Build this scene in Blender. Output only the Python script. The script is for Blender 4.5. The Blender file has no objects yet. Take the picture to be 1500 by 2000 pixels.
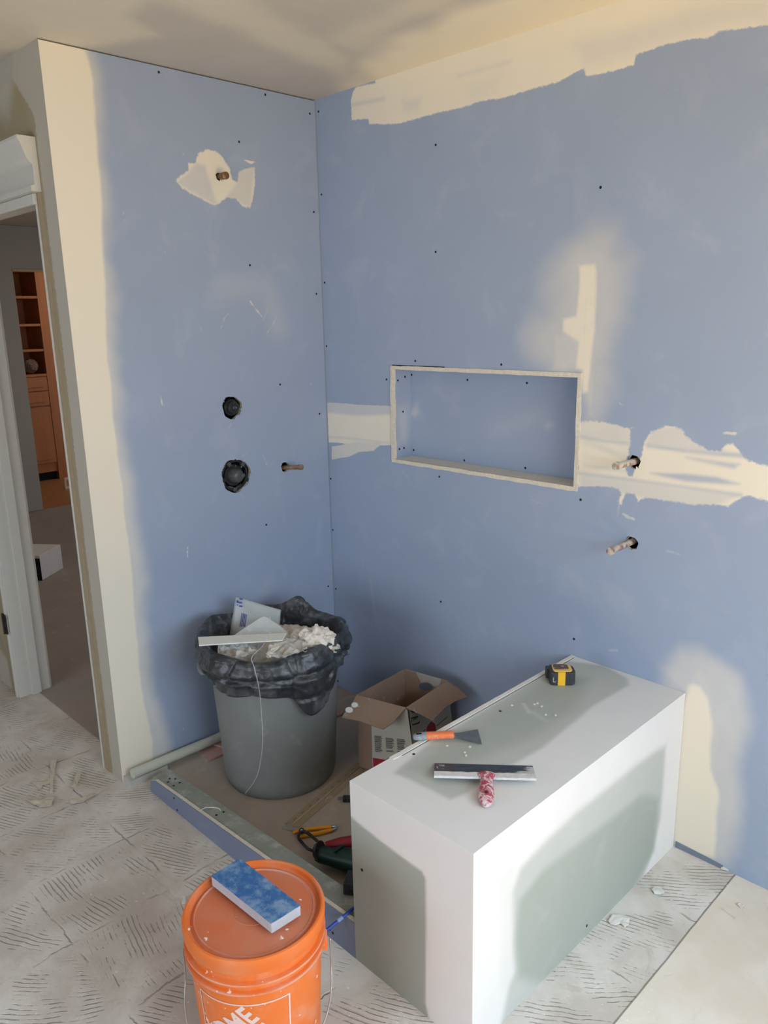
import bpy, bmesh, math, random
import numpy as np
from mathutils import Vector, Matrix, noise as mn
random.seed(7)
SC = bpy.context.scene
COL = SC.collection
PI = math.pi
# ---------------------------------------------------------------- camera
F = 1526.93
CAM = Vector((2.4975, -2.1243, 1.6317))
YAW, PITCH, ROLL = 0.7959, -0.2441, -0.0213
_fw = Vector((-math.sin(YAW)*math.cos(PITCH), math.cos(YAW)*math.cos(PITCH), math.sin(PITCH)))
_r = Vector((math.cos(YAW), math.sin(YAW), 0)); _u = _r.cross(_fw)
RT = _r*math.cos(ROLL)+_u*math.sin(ROLL); UP = -_r*math.sin(ROLL)+_u*math.cos(ROLL); FW = _fw
cd = bpy.data.cameras.new('camera'); cam = bpy.data.objects.new('camera', cd); COL.objects.link(cam)
cd.sensor_fit = 'VERTICAL'; cd.sensor_height = 24.0; cd.lens = F*24/2000; cd.clip_start = 0.02
mw = Matrix.Identity(4)
for i in range(3):
    mw[i][0] = RT[i]; mw[i][1] = UP[i]; mw[i][2] = -FW[i]; mw[i][3] = CAM[i]
cam.matrix_world = mw
SC.camera = cam
# ---------------------------------------------------------------- view, world, light
SC.view_settings.view_transform = 'Standard'; SC.view_settings.look = 'None'
SC.view_settings.gamma = 1; SC.view_settings.exposure = 0.16
W = bpy.data.worlds.new('world'); SC.world = W; W.use_nodes = True
W.node_tree.nodes['Background'].inputs[0].default_value = (0.62, 0.74, 1.0, 1)
W.node_tree.nodes['Background'].inputs[1].default_value = 1.0
def area(name, loc, target, sx, sy, power, col):
    l = bpy.data.lights.new(name, 'AREA'); l.shape = 'RECTANGLE'; l.size = sx; l.size_y = sy
    l.energy = power; l.color = col
    o = bpy.data.objects.new(name, l); COL.objects.link(o); o.location = loc
    o.rotation_euler = (Vector(target)-Vector(loc)).to_track_quat('-Z', 'Y').to_euler(); return o
XR = 3.1                                      # right hand wall with the window
WY0, WY1, WZ0, WZ1 = -2.1, -0.40, 0.55, 1.85
area('sky_daylight', (XR+1.5, -1.3, 2.15), (1.0, -0.7, 0.75), 3.4, 2.0, 165, (0.72, 0.87, 1.0))
area('sunlit_ground_bounce', (XR+1.3, -1.4, -0.35), (1.3, -0.4, 2.2), 3.2, 2.0, 240, (1.0, 0.74, 0.38))
area('front_fill_light', (0.9, -4.35, 1.15), (0.9, 0, 0.7), 2.4, 1.5, 31, (0.86, 0.93, 1.0))  # added fill light on the camera side, stands for no known window
sl = bpy.data.lights.new('sun', 'SUN'); sl.energy = 16.0; sl.angle = 0.02; sl.color = (1.0, 0.74, 0.42)
so = bpy.data.objects.new('sun', sl); COL.objects.link(so)
so.rotation_euler = Vector((-0.47, 0.03, -1.0)).to_track_quat('-Z', 'Y').to_euler()
area('hall_fill_light', (-2.6, 0.6, 2.38), (-2.6, 0.6, 0), 0.3, 0.3, 5, (1.0, 0.88, 0.72))  # added, unseen light that brightens the hall; no fixture there
area('far_room_light', (-5.2, 2.2, 2.3), (-5.6, 1.2, 1.2), 0.4, 0.4, 7, (1.0, 0.85, 0.66))  # area light aimed at the bookcase, no fixture modelled

def ray(u, v):
    return FW+RT*((u-750)/F)-UP*((v-1000)/F)
def at(u, v, ax, val):                        # where the line of sight meets a wall / floor plane
    d = ray(u, v); i = 'xyz'.index(ax); return CAM+d*((val-CAM[i])/d[i])
def atp(u, v, p, n):
    d = ray(u, v); p = Vector(p); n = Vector(n); return CAM+d*((p-CAM).dot(n)/d.dot(n))

# ---------------------------------------------------------------- materials
class G:
    def __init__(s, name, rough=0.8, metallic=0.0, spec=0.3):
        s.m = bpy.data.materials.new(name); s.m.use_nodes = True; s.nt = s.m.node_tree
        s.b = s.nt.nodes['Principled BSDF']; s.b.inputs['Roughness'].default_value = rough
        s.b.inputs['Metallic'].default_value = metallic; s.b.inputs['Specular IOR Level'].default_value = spec
        s.tc = s.nt.nodes.new('ShaderNodeTexCoord')
        s.P = s.tc.outputs['Object']
    def lk(s, a, b):
        if isinstance(a, bpy.types.NodeSocket): s.nt.links.new(a, b)
        else:
            if hasattr(b.default_value, '__len__') and len(b.default_value) == 4 and len(a) == 3: a = (*a, 1)
            b.default_value = a
    def noise(s, scale, detail=3, rough=0.5, dist=0.0, vec=None):
        n = s.nt.nodes.new('ShaderNodeTexNoise'); s.lk(vec or s.P, n.inputs['Vector'])
        n.inputs['Scale'].default_value = scale; n.inputs['Detail'].default_value = detail
        n.inputs['Roughness'].default_value = rough; n.inputs['Distortion'].default_value = dist
        return n.outputs['Fac']
    def math(s, op, a, b=0.0, c=None, clamp=False):
        n = s.nt.nodes.new('ShaderNodeMath'); n.operation = op; n.use_clamp = clamp
        s.lk(a, n.inputs[0]); s.lk(b, n.inputs[1])
        if c is not None: s.lk(c, n.inputs[2])
        return n.outputs[0]
    def step(s, x, a, b):                      # smooth ramp 0 at a, 1 at b
        n = s.nt.nodes.new('ShaderNodeMapRange'); n.interpolation_type = 'SMOOTHSTEP'
        s.lk(x, n.inputs[0]); n.inputs[1].default_value = a; n.inputs[2].default_value = b
        return n.outputs[0]
    def mix(s, f, a, b):
        n = s.nt.nodes.new('ShaderNodeMix'); n.data_type = 'RGBA'
        s.lk(f, n.inputs[0]); s.lk(a, n.inputs[6]); s.lk(b, n.inputs[7]); return n.outputs[2]
    def attr(s, name):
        n = s.nt.nodes.new('ShaderNodeAttribute'); n.attribute_name = name; return n.outputs['Fac']
    def sep(s, v=None):
        n = s.nt.nodes.new('ShaderNodeSeparateXYZ'); s.lk(v or s.P, n.inputs[0]); return n.outputs
    def comb(s, x, y, z):
        n = s.nt.nodes.new('ShaderNodeCombineXYZ'); s.lk(x, n.inputs[0]); s.lk(y, n.inputs[1]); s.lk(z, n.inputs[2]); return n.outputs[0]
    def mapping(s, scale=(1, 1, 1), rot=(0, 0, 0), v=None):
        n = s.nt.nodes.new('ShaderNodeMapping'); s.lk(v or s.P, n.inputs[0])
        n.inputs['Scale'].default_value = scale; n.inputs['Rotation'].default_value = rot; return n.outputs[0]
    def bump(s, h, strength=0.5, dist=0.002):
        n = s.nt.nodes.new('ShaderNodeBump'); n.inputs['Strength'].default_value = strength
        n.inputs['Distance'].default_value = dist; s.lk(h, n.inputs['Height']); s.lk(n.outputs[0], s.b.inputs['Normal'])
    def col(s, c): s.lk(c, s.b.inputs['Base Color']); return s
_mats = {}
def simple(name, c, rough=0.7, metallic=0.0, var=0.12, dust=0.0, dcol=(0.72, 0.70, 0.66), scale=30, spec=0.3, bump=0.0):
    if name in _mats: return _mats[name]
    g = G(name, rough, metallic, spec)
    n = g.noise(scale, 4)
    col = g.mix(n, tuple(x*(1-var) for x in c), tuple(min(1, x*(1+var)) for x in c))
    if dust > 0:
        d = g.step(g.noise(scale*2.2, 6, 0.65), 0.62-dust*0.35, 0.72)
        col = g.mix(g.math('MULTIPLY', d, min(1, dust*1.6)), col, dcol)
    g.col(col)
    if bump: g.bump(g.noise(scale*3, 4), bump, 0.002)
    _mats[name] = g.m; return g.m

BLUE = (0.322, 0.385, 0.508); MUD = (0.80, 0.735, 0.61)
def board_mat(name, base, mud=MUD, var=0.03):
    g = G(name, 0.85, 0, 0.2)
    n = g.noise(3.0, 3)
    b = g.mix(n, tuple(x*(1-var*2) for x in base), tuple(x*(1+var*2) for x in base))
    spk = g.step(g.noise(170, 2, 0.6), 0.745, 0.77)               # tiny specks of dried compound
    b = g.mix(g.math('MULTIPLY', spk, 0.5), b, (0.72, 0.72, 0.72))
    dusty = g.step(g.noise(7, 5, 0.6, 0.5), 0.50, 0.75)
    b = g.mix(g.math('MULTIPLY', dusty, 0.10), b, (0.75, 0.74, 0.74))
    n1 = g.noise(70, 6, 0.72); n2 = g.noise(14, 4, 0.6)
    hz = g.attr('haze'); hzf = g.math('MULTIPLY', hz, g.math('ADD', 0.90, g.math('MULTIPLY', n2, 0.4)), clamp=True)
    b = g.mix(hzf, b, mud)
    a = g.attr('mud')
    j = g.math('MULTIPLY', g.math('SUBTRACT', n1, 0.5), 1.15)
    e = g.math('ADD', g.math('MULTIPLY', g.math('SUBTRACT', g.math('ADD', a, j), 0.5), 3.5), 0.5, clamp=True)
    op = g.math('MULTIPLY', e, g.attr('opac'))
    tone = g.mix(n2, tuple(x*0.96 for x in mud), tuple(min(1, x*1.03) for x in mud))
    g.col(g.mix(op, b, tone)); g.bump(g.math('ADD', op, g.math('MULTIPLY', n1, 0.25)), 0.35, 0.0012)
    return g.m
M_BLUE = board_mat('blue_drywall', BLUE)
M_GREEN = board_mat('green_drywall', (0.345, 0.372, 0.322), (0.74, 0.72, 0.69))
M_CREAM = board_mat('ceiling_drywall', (0.50, 0.47, 0.42), (0.80, 0.72, 0.56))
M_DOORWALL = board_mat('painted_wall', (0.34, 0.285, 0.18), (0.47, 0.435, 0.37))
M_GYP = simple('gypsum_edge', (0.66, 0.60, 0.50), 0.9, var=0.18, scale=90, dust=0.3, dcol=(0.85, 0.82, 0.76), bump=0.4)
M_PLAIN = simple('plain_wall_paint', (0.62, 0.60, 0.55), 0.85)
M_TRIM = simple('white_trim_paint', (0.58, 0.565, 0.51), 0.5, var=0.05)
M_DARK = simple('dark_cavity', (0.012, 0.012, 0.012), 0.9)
M_SCREW = simple('screw_steel', (0.015, 0.015, 0.018), 0.5, 0.4)
M_BPLASTIC = simple('black_plastic', (0.02, 0.021, 0.022), 0.32, dust=0.15, scale=60)

# ---------------------------------------------------------------- mesh helpers
def link_mesh(name, verts, faces, mat, parent=None, smooth=False, loc=None):
    me = bpy.data.meshes.new(name); me.from_pydata([tuple(v) for v in verts], [], faces); me.update()
    bm = bmesh.new(); bm.from_mesh(me); bmesh.ops.recalc_face_normals(bm, faces=bm.faces); bm.to_mesh(me); bm.free()
    me.materials.append(mat)
    if smooth: me.polygons.foreach_set('use_smooth', [True]*len(me.polygons))
    o = bpy.data.objects.new(name, me); COL.objects.link(o)
    if parent is not None: o.parent = parent
    if loc is not None: o.location = loc
    return o
class MB:
    def __init__(s): s.v = []; s.f = []
    def add(s, v, f):
        k = len(s.v); s.v += [Vector(x) for x in v]; s.f += [tuple(i+k for i in q) for q in f]; return s
    def box(s, lo, hi, M=None):
        p = [Vector((x, y, z)) for z in (lo[2], hi[2]) for y in (lo[1], hi[1]) for x in (lo[0], hi[0])]
        if M is not None: p = [M @ q for q in p]
        return s.add(p, [(0, 2, 3, 1), (4, 5, 7, 6), (0, 1, 5, 4), (2, 6, 7, 3), (0, 4, 6, 2), (1, 3, 7, 5)])
    def tube(s, pts, r, n=12, cap=True):
        pts = [Vector(p) for p in pts]; m = len(pts)
        rr = r if hasattr(r, '__len__') else [r]*m
        prev = None; rings = []
        for i, p in enumerate(pts):
            t = (pts[min(i+1, m-1)]-pts[max(i-1, 0)]).normalized()
            if prev is None:
                a = Vector((0, 0, 1)) if abs(t.z) < 0.9 else Vector((1, 0, 0)); x = t.cross(a).normalized()
            else: x = (prev-t*prev.dot(t)).normalized()
            prev = x; y = t.cross(x)
            rings.append([p+(x*math.cos(2*PI*k/n)+y*math.sin(2*PI*k/n))*rr[i] for k in range(n)])
        v = [q for ring in rings for q in ring]; f = []
        for i in range(m-1):
            for k in range(n): f.append((i*n+k, i*n+(k+1) % n, (i+1)*n+(k+1) % n, (i+1)*n+k))
        if cap: f.append(tuple(range(n))[::-1]); f.append(tuple((m-1)*n+k for k in range(n)))
        return s.add(v, f)
    def lathe(s, prof, n=64, c=(0, 0, 0), closed=False):
        v = []; f = []; m = len(prof)
        for r, z in prof:
            for k in range(n): v.append((c[0]+r*math.cos(2*PI*k/n), c[1]+r*math.sin(2*PI*k/n), c[2]+z))
        for i in range(m-1 if not closed else m):
            j = (i+1) % m
            for k in range(n): f.append((i*n+k, i*n+(k+1) % n, j*n+(k+1) % n, j*n+k))
        return s.add(v, f)
    def prism(s, poly, d):                      # 3D polygon extruded by a vector
        n = len(poly); d = Vector(d); a = [Vector(p) for p in poly]; b = [p+d for p in a]
        return s.add(a+b, [tuple(range(n)), tuple(range(2*n-1, n-1, -1))]+[(i, (i+1) % n, n+(i+1) % n, n+i) for i in range(n)])
    def build(s, name, mat, parent=None, smooth=False, bevel=0.0, seg=2, auto=None, loc=None, sub=0):
        o = link_mesh(name, s.v, s.f, mat, parent, smooth or auto is not None, loc)
        if bevel:
            b = o.modifiers.new('b', 'BEVEL'); b.width = bevel; b.segments = seg; b.limit_method = 'ANGLE'; b.angle_limit = 0.6
        if sub:
            b = o.modifiers.new('s', 'SUBSURF'); b.levels = sub; b.render_levels = sub
        if auto is not None: o.data.set_sharp_from_angle(angle=auto)
        return o
def tag(o, label=None, cat=None, group=None, kind=None):
    if label: o['label'] = label
    if cat: o['category'] = cat
    if group: o['group'] = group
    if kind: o['kind'] = kind
    return o
def struct(o): o['kind'] = 'structure'; return o
def empty(name, loc=(0, 0, 0), rz=0, label=None, cat=None, group=None, rot=None):
    o = bpy.data.objects.new(name, None); COL.objects.link(o); o.location = loc
    o.rotation_euler = rot if rot else (0, 0, rz); o.empty_display_size = 0.05
    return tag(o, label, cat, group)
def plate(name, outer, holes, t, mat, parent=None, jit=0.0):   # flat polygon with holes, given thickness vector t
    bm = bmesh.new(); t = Vector(t)
    for loop in [outer]+list(holes):
        vs = [bm.verts.new(Vector(p)) for p in loop]
        for i in range(len(vs)): bm.edges.new((vs[i], vs[(i+1) % len(vs)]))
    bmesh.ops.triangle_fill(bm, use_beauty=True, use_dissolve=False, edges=bm.edges)
    r = bmesh.ops.extrude_face_region(bm, geom=list(bm.faces))
    bmesh.ops.translate(bm, verts=[e for e in r['geom'] if isinstance(e, bmesh.types.BMVert)], vec=t)
    bmesh.ops.recalc_face_normals(bm, faces=bm.faces)
    me = bpy.data.meshes.new(name); bm.to_mesh(me); bm.free(); me.materials.append(mat)
    o = bpy.data.objects.new(name, me); COL.objects.link(o)
    if parent is not None:
        o.parent = parent; o.matrix_parent_inverse = Matrix.Translation(-parent.location) if parent.location.length else Matrix.Identity(4)
    return o

# ---------------------------------------------------------------- boards with compound masks
def sdf(U, V, poly):
    d2 = np.full(U.shape, 1e9); ins = np.zeros(U.shape, bool); n = len(poly)
    for i in range(n):
        x0, y0 = poly[i]; x1, y1 = poly[(i+1) % n]; ex, ey = x1-x0, y1-y0
        L = ex*ex+ey*ey+1e-12
        t = np.clip(((U-x0)*ex+(V-y0)*ey)/L, 0, 1)
        d2 = np.minimum(d2, (U-x0-t*ex)**2+(V-y0-t*ey)**2)
        c = ((y0 > V) != (y1 > V)) & (U < (x1-x0)*(V-y0)/(y1-y0+1e-12)+x0)
        ins ^= c
    d = np.sqrt(d2); return np.where(ins, d, -d)
def sdline(U, V, pts, w):
    d2 = np.full(U.shape, 1e9)
    for i in range(len(pts)-1):
        x0, y0 = pts[i]; x1, y1 = pts[i+1]; ex, ey = x1-x0, y1-y0; L = ex*ex+ey*ey+1e-12
        t = np.clip(((U-x0)*ex+(V-y0)*ey)/L, 0, 1)
        d2 = np.minimum(d2, (U-x0-t*ex)**2+(V-y0-t*ey)**2)
    return w-np.sqrt(d2)
class Board:
    """several gridded faces, one mesh, three float attributes that say where compound was spread"""
    def __init__(s): s.V = []; s.Fc = []; s.n = 0; s.at = {'mud': [], 'opac': [], 'haze': []}
    def face(s, o, eu, ev, us, vs, patches=(), holes=(), rects=()):
        o = np.array(o, float); eu = np.array(eu, float); ev = np.array(ev, float)
        U, V = np.meshgrid(np.array(us), np.array(vs)); U = U.copy(); V = V.copy(); ny, nx = U.shape
        for (cu, cv, R) in holes:                # round the ring of points next to a cut hole
            ang = np.arctan2(V-cv, U-cu); Rr = R*(1+0.05*np.sin(3*ang+1)+0.03*np.sin(7*ang))
            d = np.hypot(U-cu, V-cv); k = (np.abs(d-Rr) < 0.0030)
            U[k] = cu+(U[k]-cu)*Rr[k]/d[k]; V[k] = cv+(V[k]-cv)*Rr[k]/d[k]
        mud = np.zeros(U.shape); op = np.zeros(U.shape); hz = np.zeros(U.shape)
        for p in patches:
            k, pts, fe, o_ = p[:4]
            if k in ('line', 'negline', 'hazeline'): d = sdline(U, V, pts, p[4])
            else: d = sdf(U, V, pts)
            wv_ = np.sin(14*U+2*np.sin(9*V))*np.sin(11*V+2*np.sin(7*U))+0.35*np.sin(39*U+1.5*np.sin(31*V))*np.sin(34*V+3)
            if k == 'haze': d = d+0.32*fe*wv_
            elif k == 'mud': d = d+0.0022*wv_
            m = np.clip(0.5+d/(2*fe), 0, 1); ms = m*m*(3-2*m)
            if k in ('mud', 'line'):
                op = op*(1-ms)+o_*ms; op = np.where((mud < 0.02) & (m > 0), o_, op); mud = np.maximum(mud, m)
            elif k in ('neg', 'negline'): op = op*(1-o_*ms)
            elif k == 'cut': mud = mud*(1-ms); hz = hz*(1-ms*o_)
            else: hz = np.maximum(hz, ms*o_)
        keep = np.ones((ny-1, nx-1), bool)
        uc = (U[:-1, :-1]+U[1:, 1:])/2; vc = (V[:-1, :-1]+V[1:, 1:])/2
        for (cu, cv, R) in holes:
            ang = np.arctan2(vc-cv, uc-cu); Rr = R*(1+0.05*np.sin(3*ang+1)+0.03*np.sin(7*ang))
            keep &= np.hypot(uc-cu, vc-cv) > Rr
        for (a, b, c, d) in rects: keep &= ~((uc > a) & (uc < b) & (vc > c) & (vc < d))
        P = o+U.reshape(-1, 1)*eu+V.reshape(-1, 1)*ev
        idx = np.arange(ny*nx).reshape(ny, nx)+s.n
        Q = np.stack([idx[:-1, :-1], idx[:-1, 1:], idx[1:, 1:], idx[1:, :-1]], -1)[keep]
        if np.dot(np.cross(eu, ev), s.out) < 0: Q = Q[:, ::-1]
        s.V.append(P); s.Fc.append(Q.reshape(-1, 4)); s.n += len(P)
        for k, a in (('mud', mud), ('opac', op), ('haze', hz)): s.at[k].append(a.ravel())
    def build(s, name, mat, parent=None):
        V = np.concatenate(s.V); Q = np.concatenate(s.Fc); me = bpy.data.meshes.new(name)
        used = np.zeros(len(V), bool); used[Q.ravel()] = True; rm = np.cumsum(used)-1
        Vn = V[used]; Q = rm[Q]
        me.vertices.add(len(Vn)); me.vertices.foreach_set('co', Vn.astype(np.float32).ravel())
        me.loops.add(Q.size); me.loops.foreach_set('vertex_index', Q.astype(np.int32).ravel())
        me.polygons.add(len(Q)); me.polygons.foreach_set('loop_start', np.arange(0, Q.size, 4, dtype=np.int32))
        me.polygons.foreach_set('loop_total', np.full(len(Q), 4, np.int32)); me.update(calc_edges=True)
        for k, a in s.at.items():
            at_ = me.attributes.new(k, 'FLOAT', 'POINT'); at_.data.foreach_set('value', np.concatenate(a)[used].astype(np.float32))
        me.materials.append(mat); me.validate()
        o = bpy.data.objects.new(name, me); COL.objects.link(o)
        if parent is not None: o.parent = parent
        return o
def span(a, b, step, snaps=()):
    xs = sorted([a, b]+[q for q in snaps if a < q < b]); out = [a]
    for p, q in zip(xs[:-1], xs[1:]):
        n = max(1, int(round((q-p)/step))); out += [p+(q-p)*(i+1)/n for i in range(n)]
    return out
def PX(ax, val, ij, lst, sub=None):            # photo measurements -> coordinates in a wall's own plane
    out = []
    for u, v in lst:
        if sub: u = sub[0]+u/sub[2]; v = sub[1]+v/sub[2]
        p = at(u, v, ax, val); out.append((p[ij[0]], p[ij[1]]))
    return out

H = 2.44; YA = -1.0445; T = 0.12
XL = -2.6; YF = -4.0
# ================================================================= FLOOR
g = G('thinset_floor', 0.9, 0, 0.2)
sp = g.sep(); x, y = sp[0], sp[1]
wob = g.math('MULTIPLY', g.math('SUBTRACT', g.noise(8, 5, 0.7), 0.5), 0.05)
cx_ = g.math('DIVIDE', g.math('SUBTRACT', g.math('ADD', x, wob), 0.305), 0.31)
cy_ = g.math('DIVIDE', g.math('SUBTRACT', g.math('ADD', y, wob), -1.50), 0.31)
ix = g.math('FLOOR', cx_); iy = g.math('FLOOR', cy_)
fx = g.math('SUBTRACT', cx_, ix); fy = g.math('SUBTRACT', cy_, iy)
wn = g.nt.nodes.new('ShaderNodeTexWhiteNoise'); wn.noise_dimensions = '2D'; g.lk(g.comb(ix, iy, 0), wn.inputs['Vector'])
rs = g.sep(wn.outputs['Color'])
ang = g.math('MULTIPLY', rs[0], 2.6)
rad = g.math('ADD', 0.10, g.math('MULTIPLY', rs[1], 0.8))
px_ = g.math('ADD', x, g.math('MULTIPLY', g.math('COSINE', ang), rad)); px_ = g.math('SUBTRACT', px_, g.math('MULTIPLY', ix, 0.31))
py_ = g.math('ADD', y, g.math('MULTIPLY', g.math('SINE', ang), rad)); py_ = g.math('SUBTRACT', py_, g.math('MULTIPLY', iy, 0.31))
dist = g.math('SQRT', g.math('ADD', g.math('MULTIPLY', px_, px_), g.math('MULTIPLY', py_, py_)))
dist = g.math('ADD', dist, g.math('MULTIPLY', g.noise(9, 3), 0.022))
ph = g.math('SINE', g.math('MULTIPLY', dist, 2*PI/0.0135))
gro = g.step(ph, 0.45, 0.95)
brk = g.step(g.noise(7.5, 5, 0.65), 0.475, 0.575)
brk2 = g.step(g.noise(45, 3, 0.6), 0.28, 0.45)
edge = g.math('MULTIPLY', g.step(g.math('ABSOLUTE', g.math('SUBTRACT', fx, 0.5)), 0.46, 0.40), g.step(g.math('ABSOLUTE', g.math('SUBTRACT', fy, 0.5)), 0.46, 0.40))
rid = g.math('MULTIPLY', g.math('MULTIPLY', gro, brk), g.math('MULTIPLY', brk2, edge))
lx = g.step(g.math('ABSOLUTE', g.math('SUBTRACT', fx, 0.5)), 0.485, 0.500); ly = g.step(g.math('ABSOLUTE', g.math('SUBTRACT', fy, 0.5)), 0.485, 0.500)
ln = g.math('MULTIPLY', g.math('MAXIMUM', lx, ly), g.step(g.noise(9, 4), 0.47, 0.62))
right = g.step(g.math('ADD', x, g.math('MULTIPLY', g.noise(30, 2), 0.004)), 1.788, 1.792)
left = g.math('SUBTRACT', 1.0, right)
rid = g.math('MULTIPLY', rid, left); ln = g.math('MULTIPLY', ln, left)
mot = g.noise(3.5, 6, 0.62, 0.4)
base = g.mix(g.step(mot, 0.35, 0.68), (0.53, 0.475, 0.415), (0.70, 0.66, 0.60))
stain = g.step(g.noise(5.5, 5, 0.7, 1.2), 0.58, 0.72)
base = g.mix(g.math('MULTIPLY', stain, 0.35), base, (0.36, 0.28, 0.20))
ply = g.mix(g.step(g.noise(4, 5, 0.6), 0.35, 0.7), (0.70, 0.61, 0.50), (0.78, 0.72, 0.63))
ply = g.mix(g.math('MULTIPLY', g.step(g.noise(8, 4, 0.7, 1.0), 0.62, 0.72), 0.4), ply, (0.40, 0.33, 0.28))
base = g.mix(right, base, ply)
base = g.mix(g.math('MULTIPLY', g.math('MAXIMUM', rid, ln), 0.5), base, (0.24, 0.19, 0.165))
seam = g.math('SUBTRACT', 1.0, g.step(g.math('ABSOLUTE', g.math('SUBTRACT', x, g.math('ADD', 1.786, g.math('MULTIPLY', g.noise(8, 2), 0.006)))), 0.001, 0.0035))
base = g.mix(g.math('MULTIPLY', seam, 0.75), base, (0.12, 0.10, 0.085))
chips = g.step(g.noise(75, 2, 0.5), 0.705, 0.73)
base = g.mix(g.math('MULTIPLY', chips, g.math('MULTIPLY', 0.75, g.step(g.noise(4, 3), 0.4, 0.55))), base, (0.80, 0.78, 0.73))
g.col(base)
h = g.math('SUBTRACT', g.math('MULTIPLY', g.noise(22, 5, 0.6), 0.45), g.math('MULTIPLY', g.math('MAXIMUM', rid, ln), 1.0))
g.bump(h, 0.7, 0.004)
M_FLOOR = g.m
def slab(name, lo, hi, mat): return struct(MB().box(lo, hi).build(name, mat))
slab('floor', (XL-0.12, YF-0.12, -0.1), (XR+0.12, 0.5, 0.0), M_FLOOR)
M_PAN = simple('shower_pan_dust', (0.40, 0.345, 0.285), 0.9, var=0.22, scale=5, dust=0.22, dcol=(0.58, 0.54, 0.48), bump=0.2)
slab('floor.001', (0.0, -0.922, 0.0), (1.21, 0.0, 0.004), M_PAN)
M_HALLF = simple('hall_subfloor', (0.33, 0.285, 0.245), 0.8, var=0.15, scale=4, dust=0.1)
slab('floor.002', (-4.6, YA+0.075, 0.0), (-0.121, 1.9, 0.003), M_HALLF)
g = G('orange_hardwood', 0.35); wv = g.noise(1.0, 4, vec=g.mapping((3, 60, 3)))
g.col(g.mix(wv, (0.30, 0.12, 0.045), (0.50, 0.24, 0.10))); M_WOODF = g.m
slab('floor.003', (-6.6, -0.9, -0.1), (-4.6, 3.0, 0.004), M_WOODF)

# ================================================================= CEILING
B = Board(); B.out = (0, 0, -1)
C = lambda l: PX('z', H, (0, 1), l)
B.face((0, 0, H), (1, 0, 0), (0, 1, 0), span(XL, XR, 0.03, (0,)), span(YF, 0.0, 0.03), [
    ('haze', C([(690, 178), (740, 100), (900, 20), (1080, -60), (1700, -60), (1700, 60), (1200, 60)]), 0.10, 1.0),
    ('haze', C([(640, 70), (900, -40), (1000, -40), (760, 60), (700, 110)]), 0.05, 0.35),
    ('haze', C([(-40, 95), (120, 100), (320, 70), (250, 30), (330, -20), (-60, -40)]), 0.03, 0.45),
    ('haze', C([(280, -10), (420, 40), (600, 120), (690, 160), (680, 110), (520, 20), (430, -30)]), 0.05, 0.4)])
B.build('ceiling', M_CREAM)['kind'] = 'structure'
slab('ceiling.001', (XL-0.12, YF-0.12, H+0.002), (XR+0.12, 0.12, H+0.1), M_PLAIN)
slab('ceiling.002', (-6.7, YA+0.0, H+0.0025), (-0.115, 3.0, H+0.1), M_PLAIN)

# ================================================================= WALL LEFT OF THE SHOWER (x = 0)
A = lambda l, sub=None: PX('x', 0.0, (1, 2), l, sub)
VALV = [(453, 796, 0.042), (461, 929, 0.064)]
hA = [(*A([(u, v)])[0], r) for u, v, r in VALV]+[(*A([(428, 345)])[0], 0.013), (*A([(557, 912)])[0], 0.020)]
s3 = (320, 270, 6.25)
pA = [('haze', [(YA-.02, -.02), (YA-.02, H+.02)]+A([(168, 92), (181, 160), (190, 250), (200, 400), (208, 560), (213, 700), (224, 800), (233, 900), (252, 1050), (262, 1150), (272, 1300), (284, 1380), (298, 1450), (300, 1500)]), 0.014, 1.0, 'soft'),
      ('haze', [(YA, 0), (YA, H)]+A([(172, 92), (190, 180), (200, 300), (212, 500), (224, 600), (232, 740), (246, 860), (275, 1030), (285, 1150), (285, 1300), (320, 1420), (330, 1480)]), 0.04, 0.55),
      ('mud', A([(140, 520), (210, 455), (300, 400), (300, 300), (380, 310), (420, 190), (520, 135), (620, 145), (700, 200), (760, 290), (810, 380), (840, 500), (900, 540), (910, 400), (1000, 370), (1110, 350), (1110, 540), (1090, 700), (1050, 850), (960, 830), (880, 740), (770, 720), (660, 800), (600, 810), (480, 740), (350, 680), (230, 610)], s3), 0.009, 0.95),
      ('mud', A([(945, 250), (1125, 290), (1060, 320)], s3), 0.003, 0.9),
      ('neg', A([(500, 330), (650, 800), (600, 810), (140, 540), (300, 420), (400, 300)], s3), 0.010, 0.38),
      ('neg', A([(880, 400), (1110, 350), (1060, 850), (760, 720), (880, 560)], s3), 0.010, 0.3)]
for pts, w, o_ in [([(433, 640), (438, 622), (446, 612)], .004, .5), ([(488, 588), (497, 600), (511, 618)], .007, .75), ([(513, 625), (520, 612), (524, 600)], .004, .35),
                   ([(522, 650), (532, 636), (540, 620)], .005, .35), ([(314, 775), (317, 790)], .006, .85), ([(366, 1070), (367, 1087)], .006, .95),
                   ([(515, 888), (521, 910)], .002, .8), ([(447, 835), (452, 828)], .005, .4), ([(474, 890), (482, 885)], .006, .45), ([(357, 299), (359, 301)], .006, .8),
                   ([(322, 490), (323, 492)], .005, .7), ([(239, 420), (242, 415)], .004, .6), ([(258, 287), (260, 288)], .004, .7), ([(358, 1423), (358, 1425)], .004, .9),
                   ([(607, 748), (607, 752)], .004, .5), ([(590, 958), (590, 960)], .004, .4), ([(392, 640), (394, 645)], .004, .4), ([(470, 960), (476, 975)], .01, .12)]:
    pA.append(('line', A(pts), 0.006, o_*0.85, w*0.35))
pA.append(('hazeline', A([(440, 560), (520, 560), (545, 640)]), 0.05, 0.13, .04))
for ly, lz in [((112, 248), (113, 275)), ((124, 355), (125, 385)), ((236, 1332), (239, 1360)), ((246, 1405), (249, 1432))]:
    pA.append(('negline', A([ly, lz]), 0.004, 0.22, .003))     # scraper dashes on the corner bead
B = Board(); B.out = (1, 0, 0)
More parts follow.
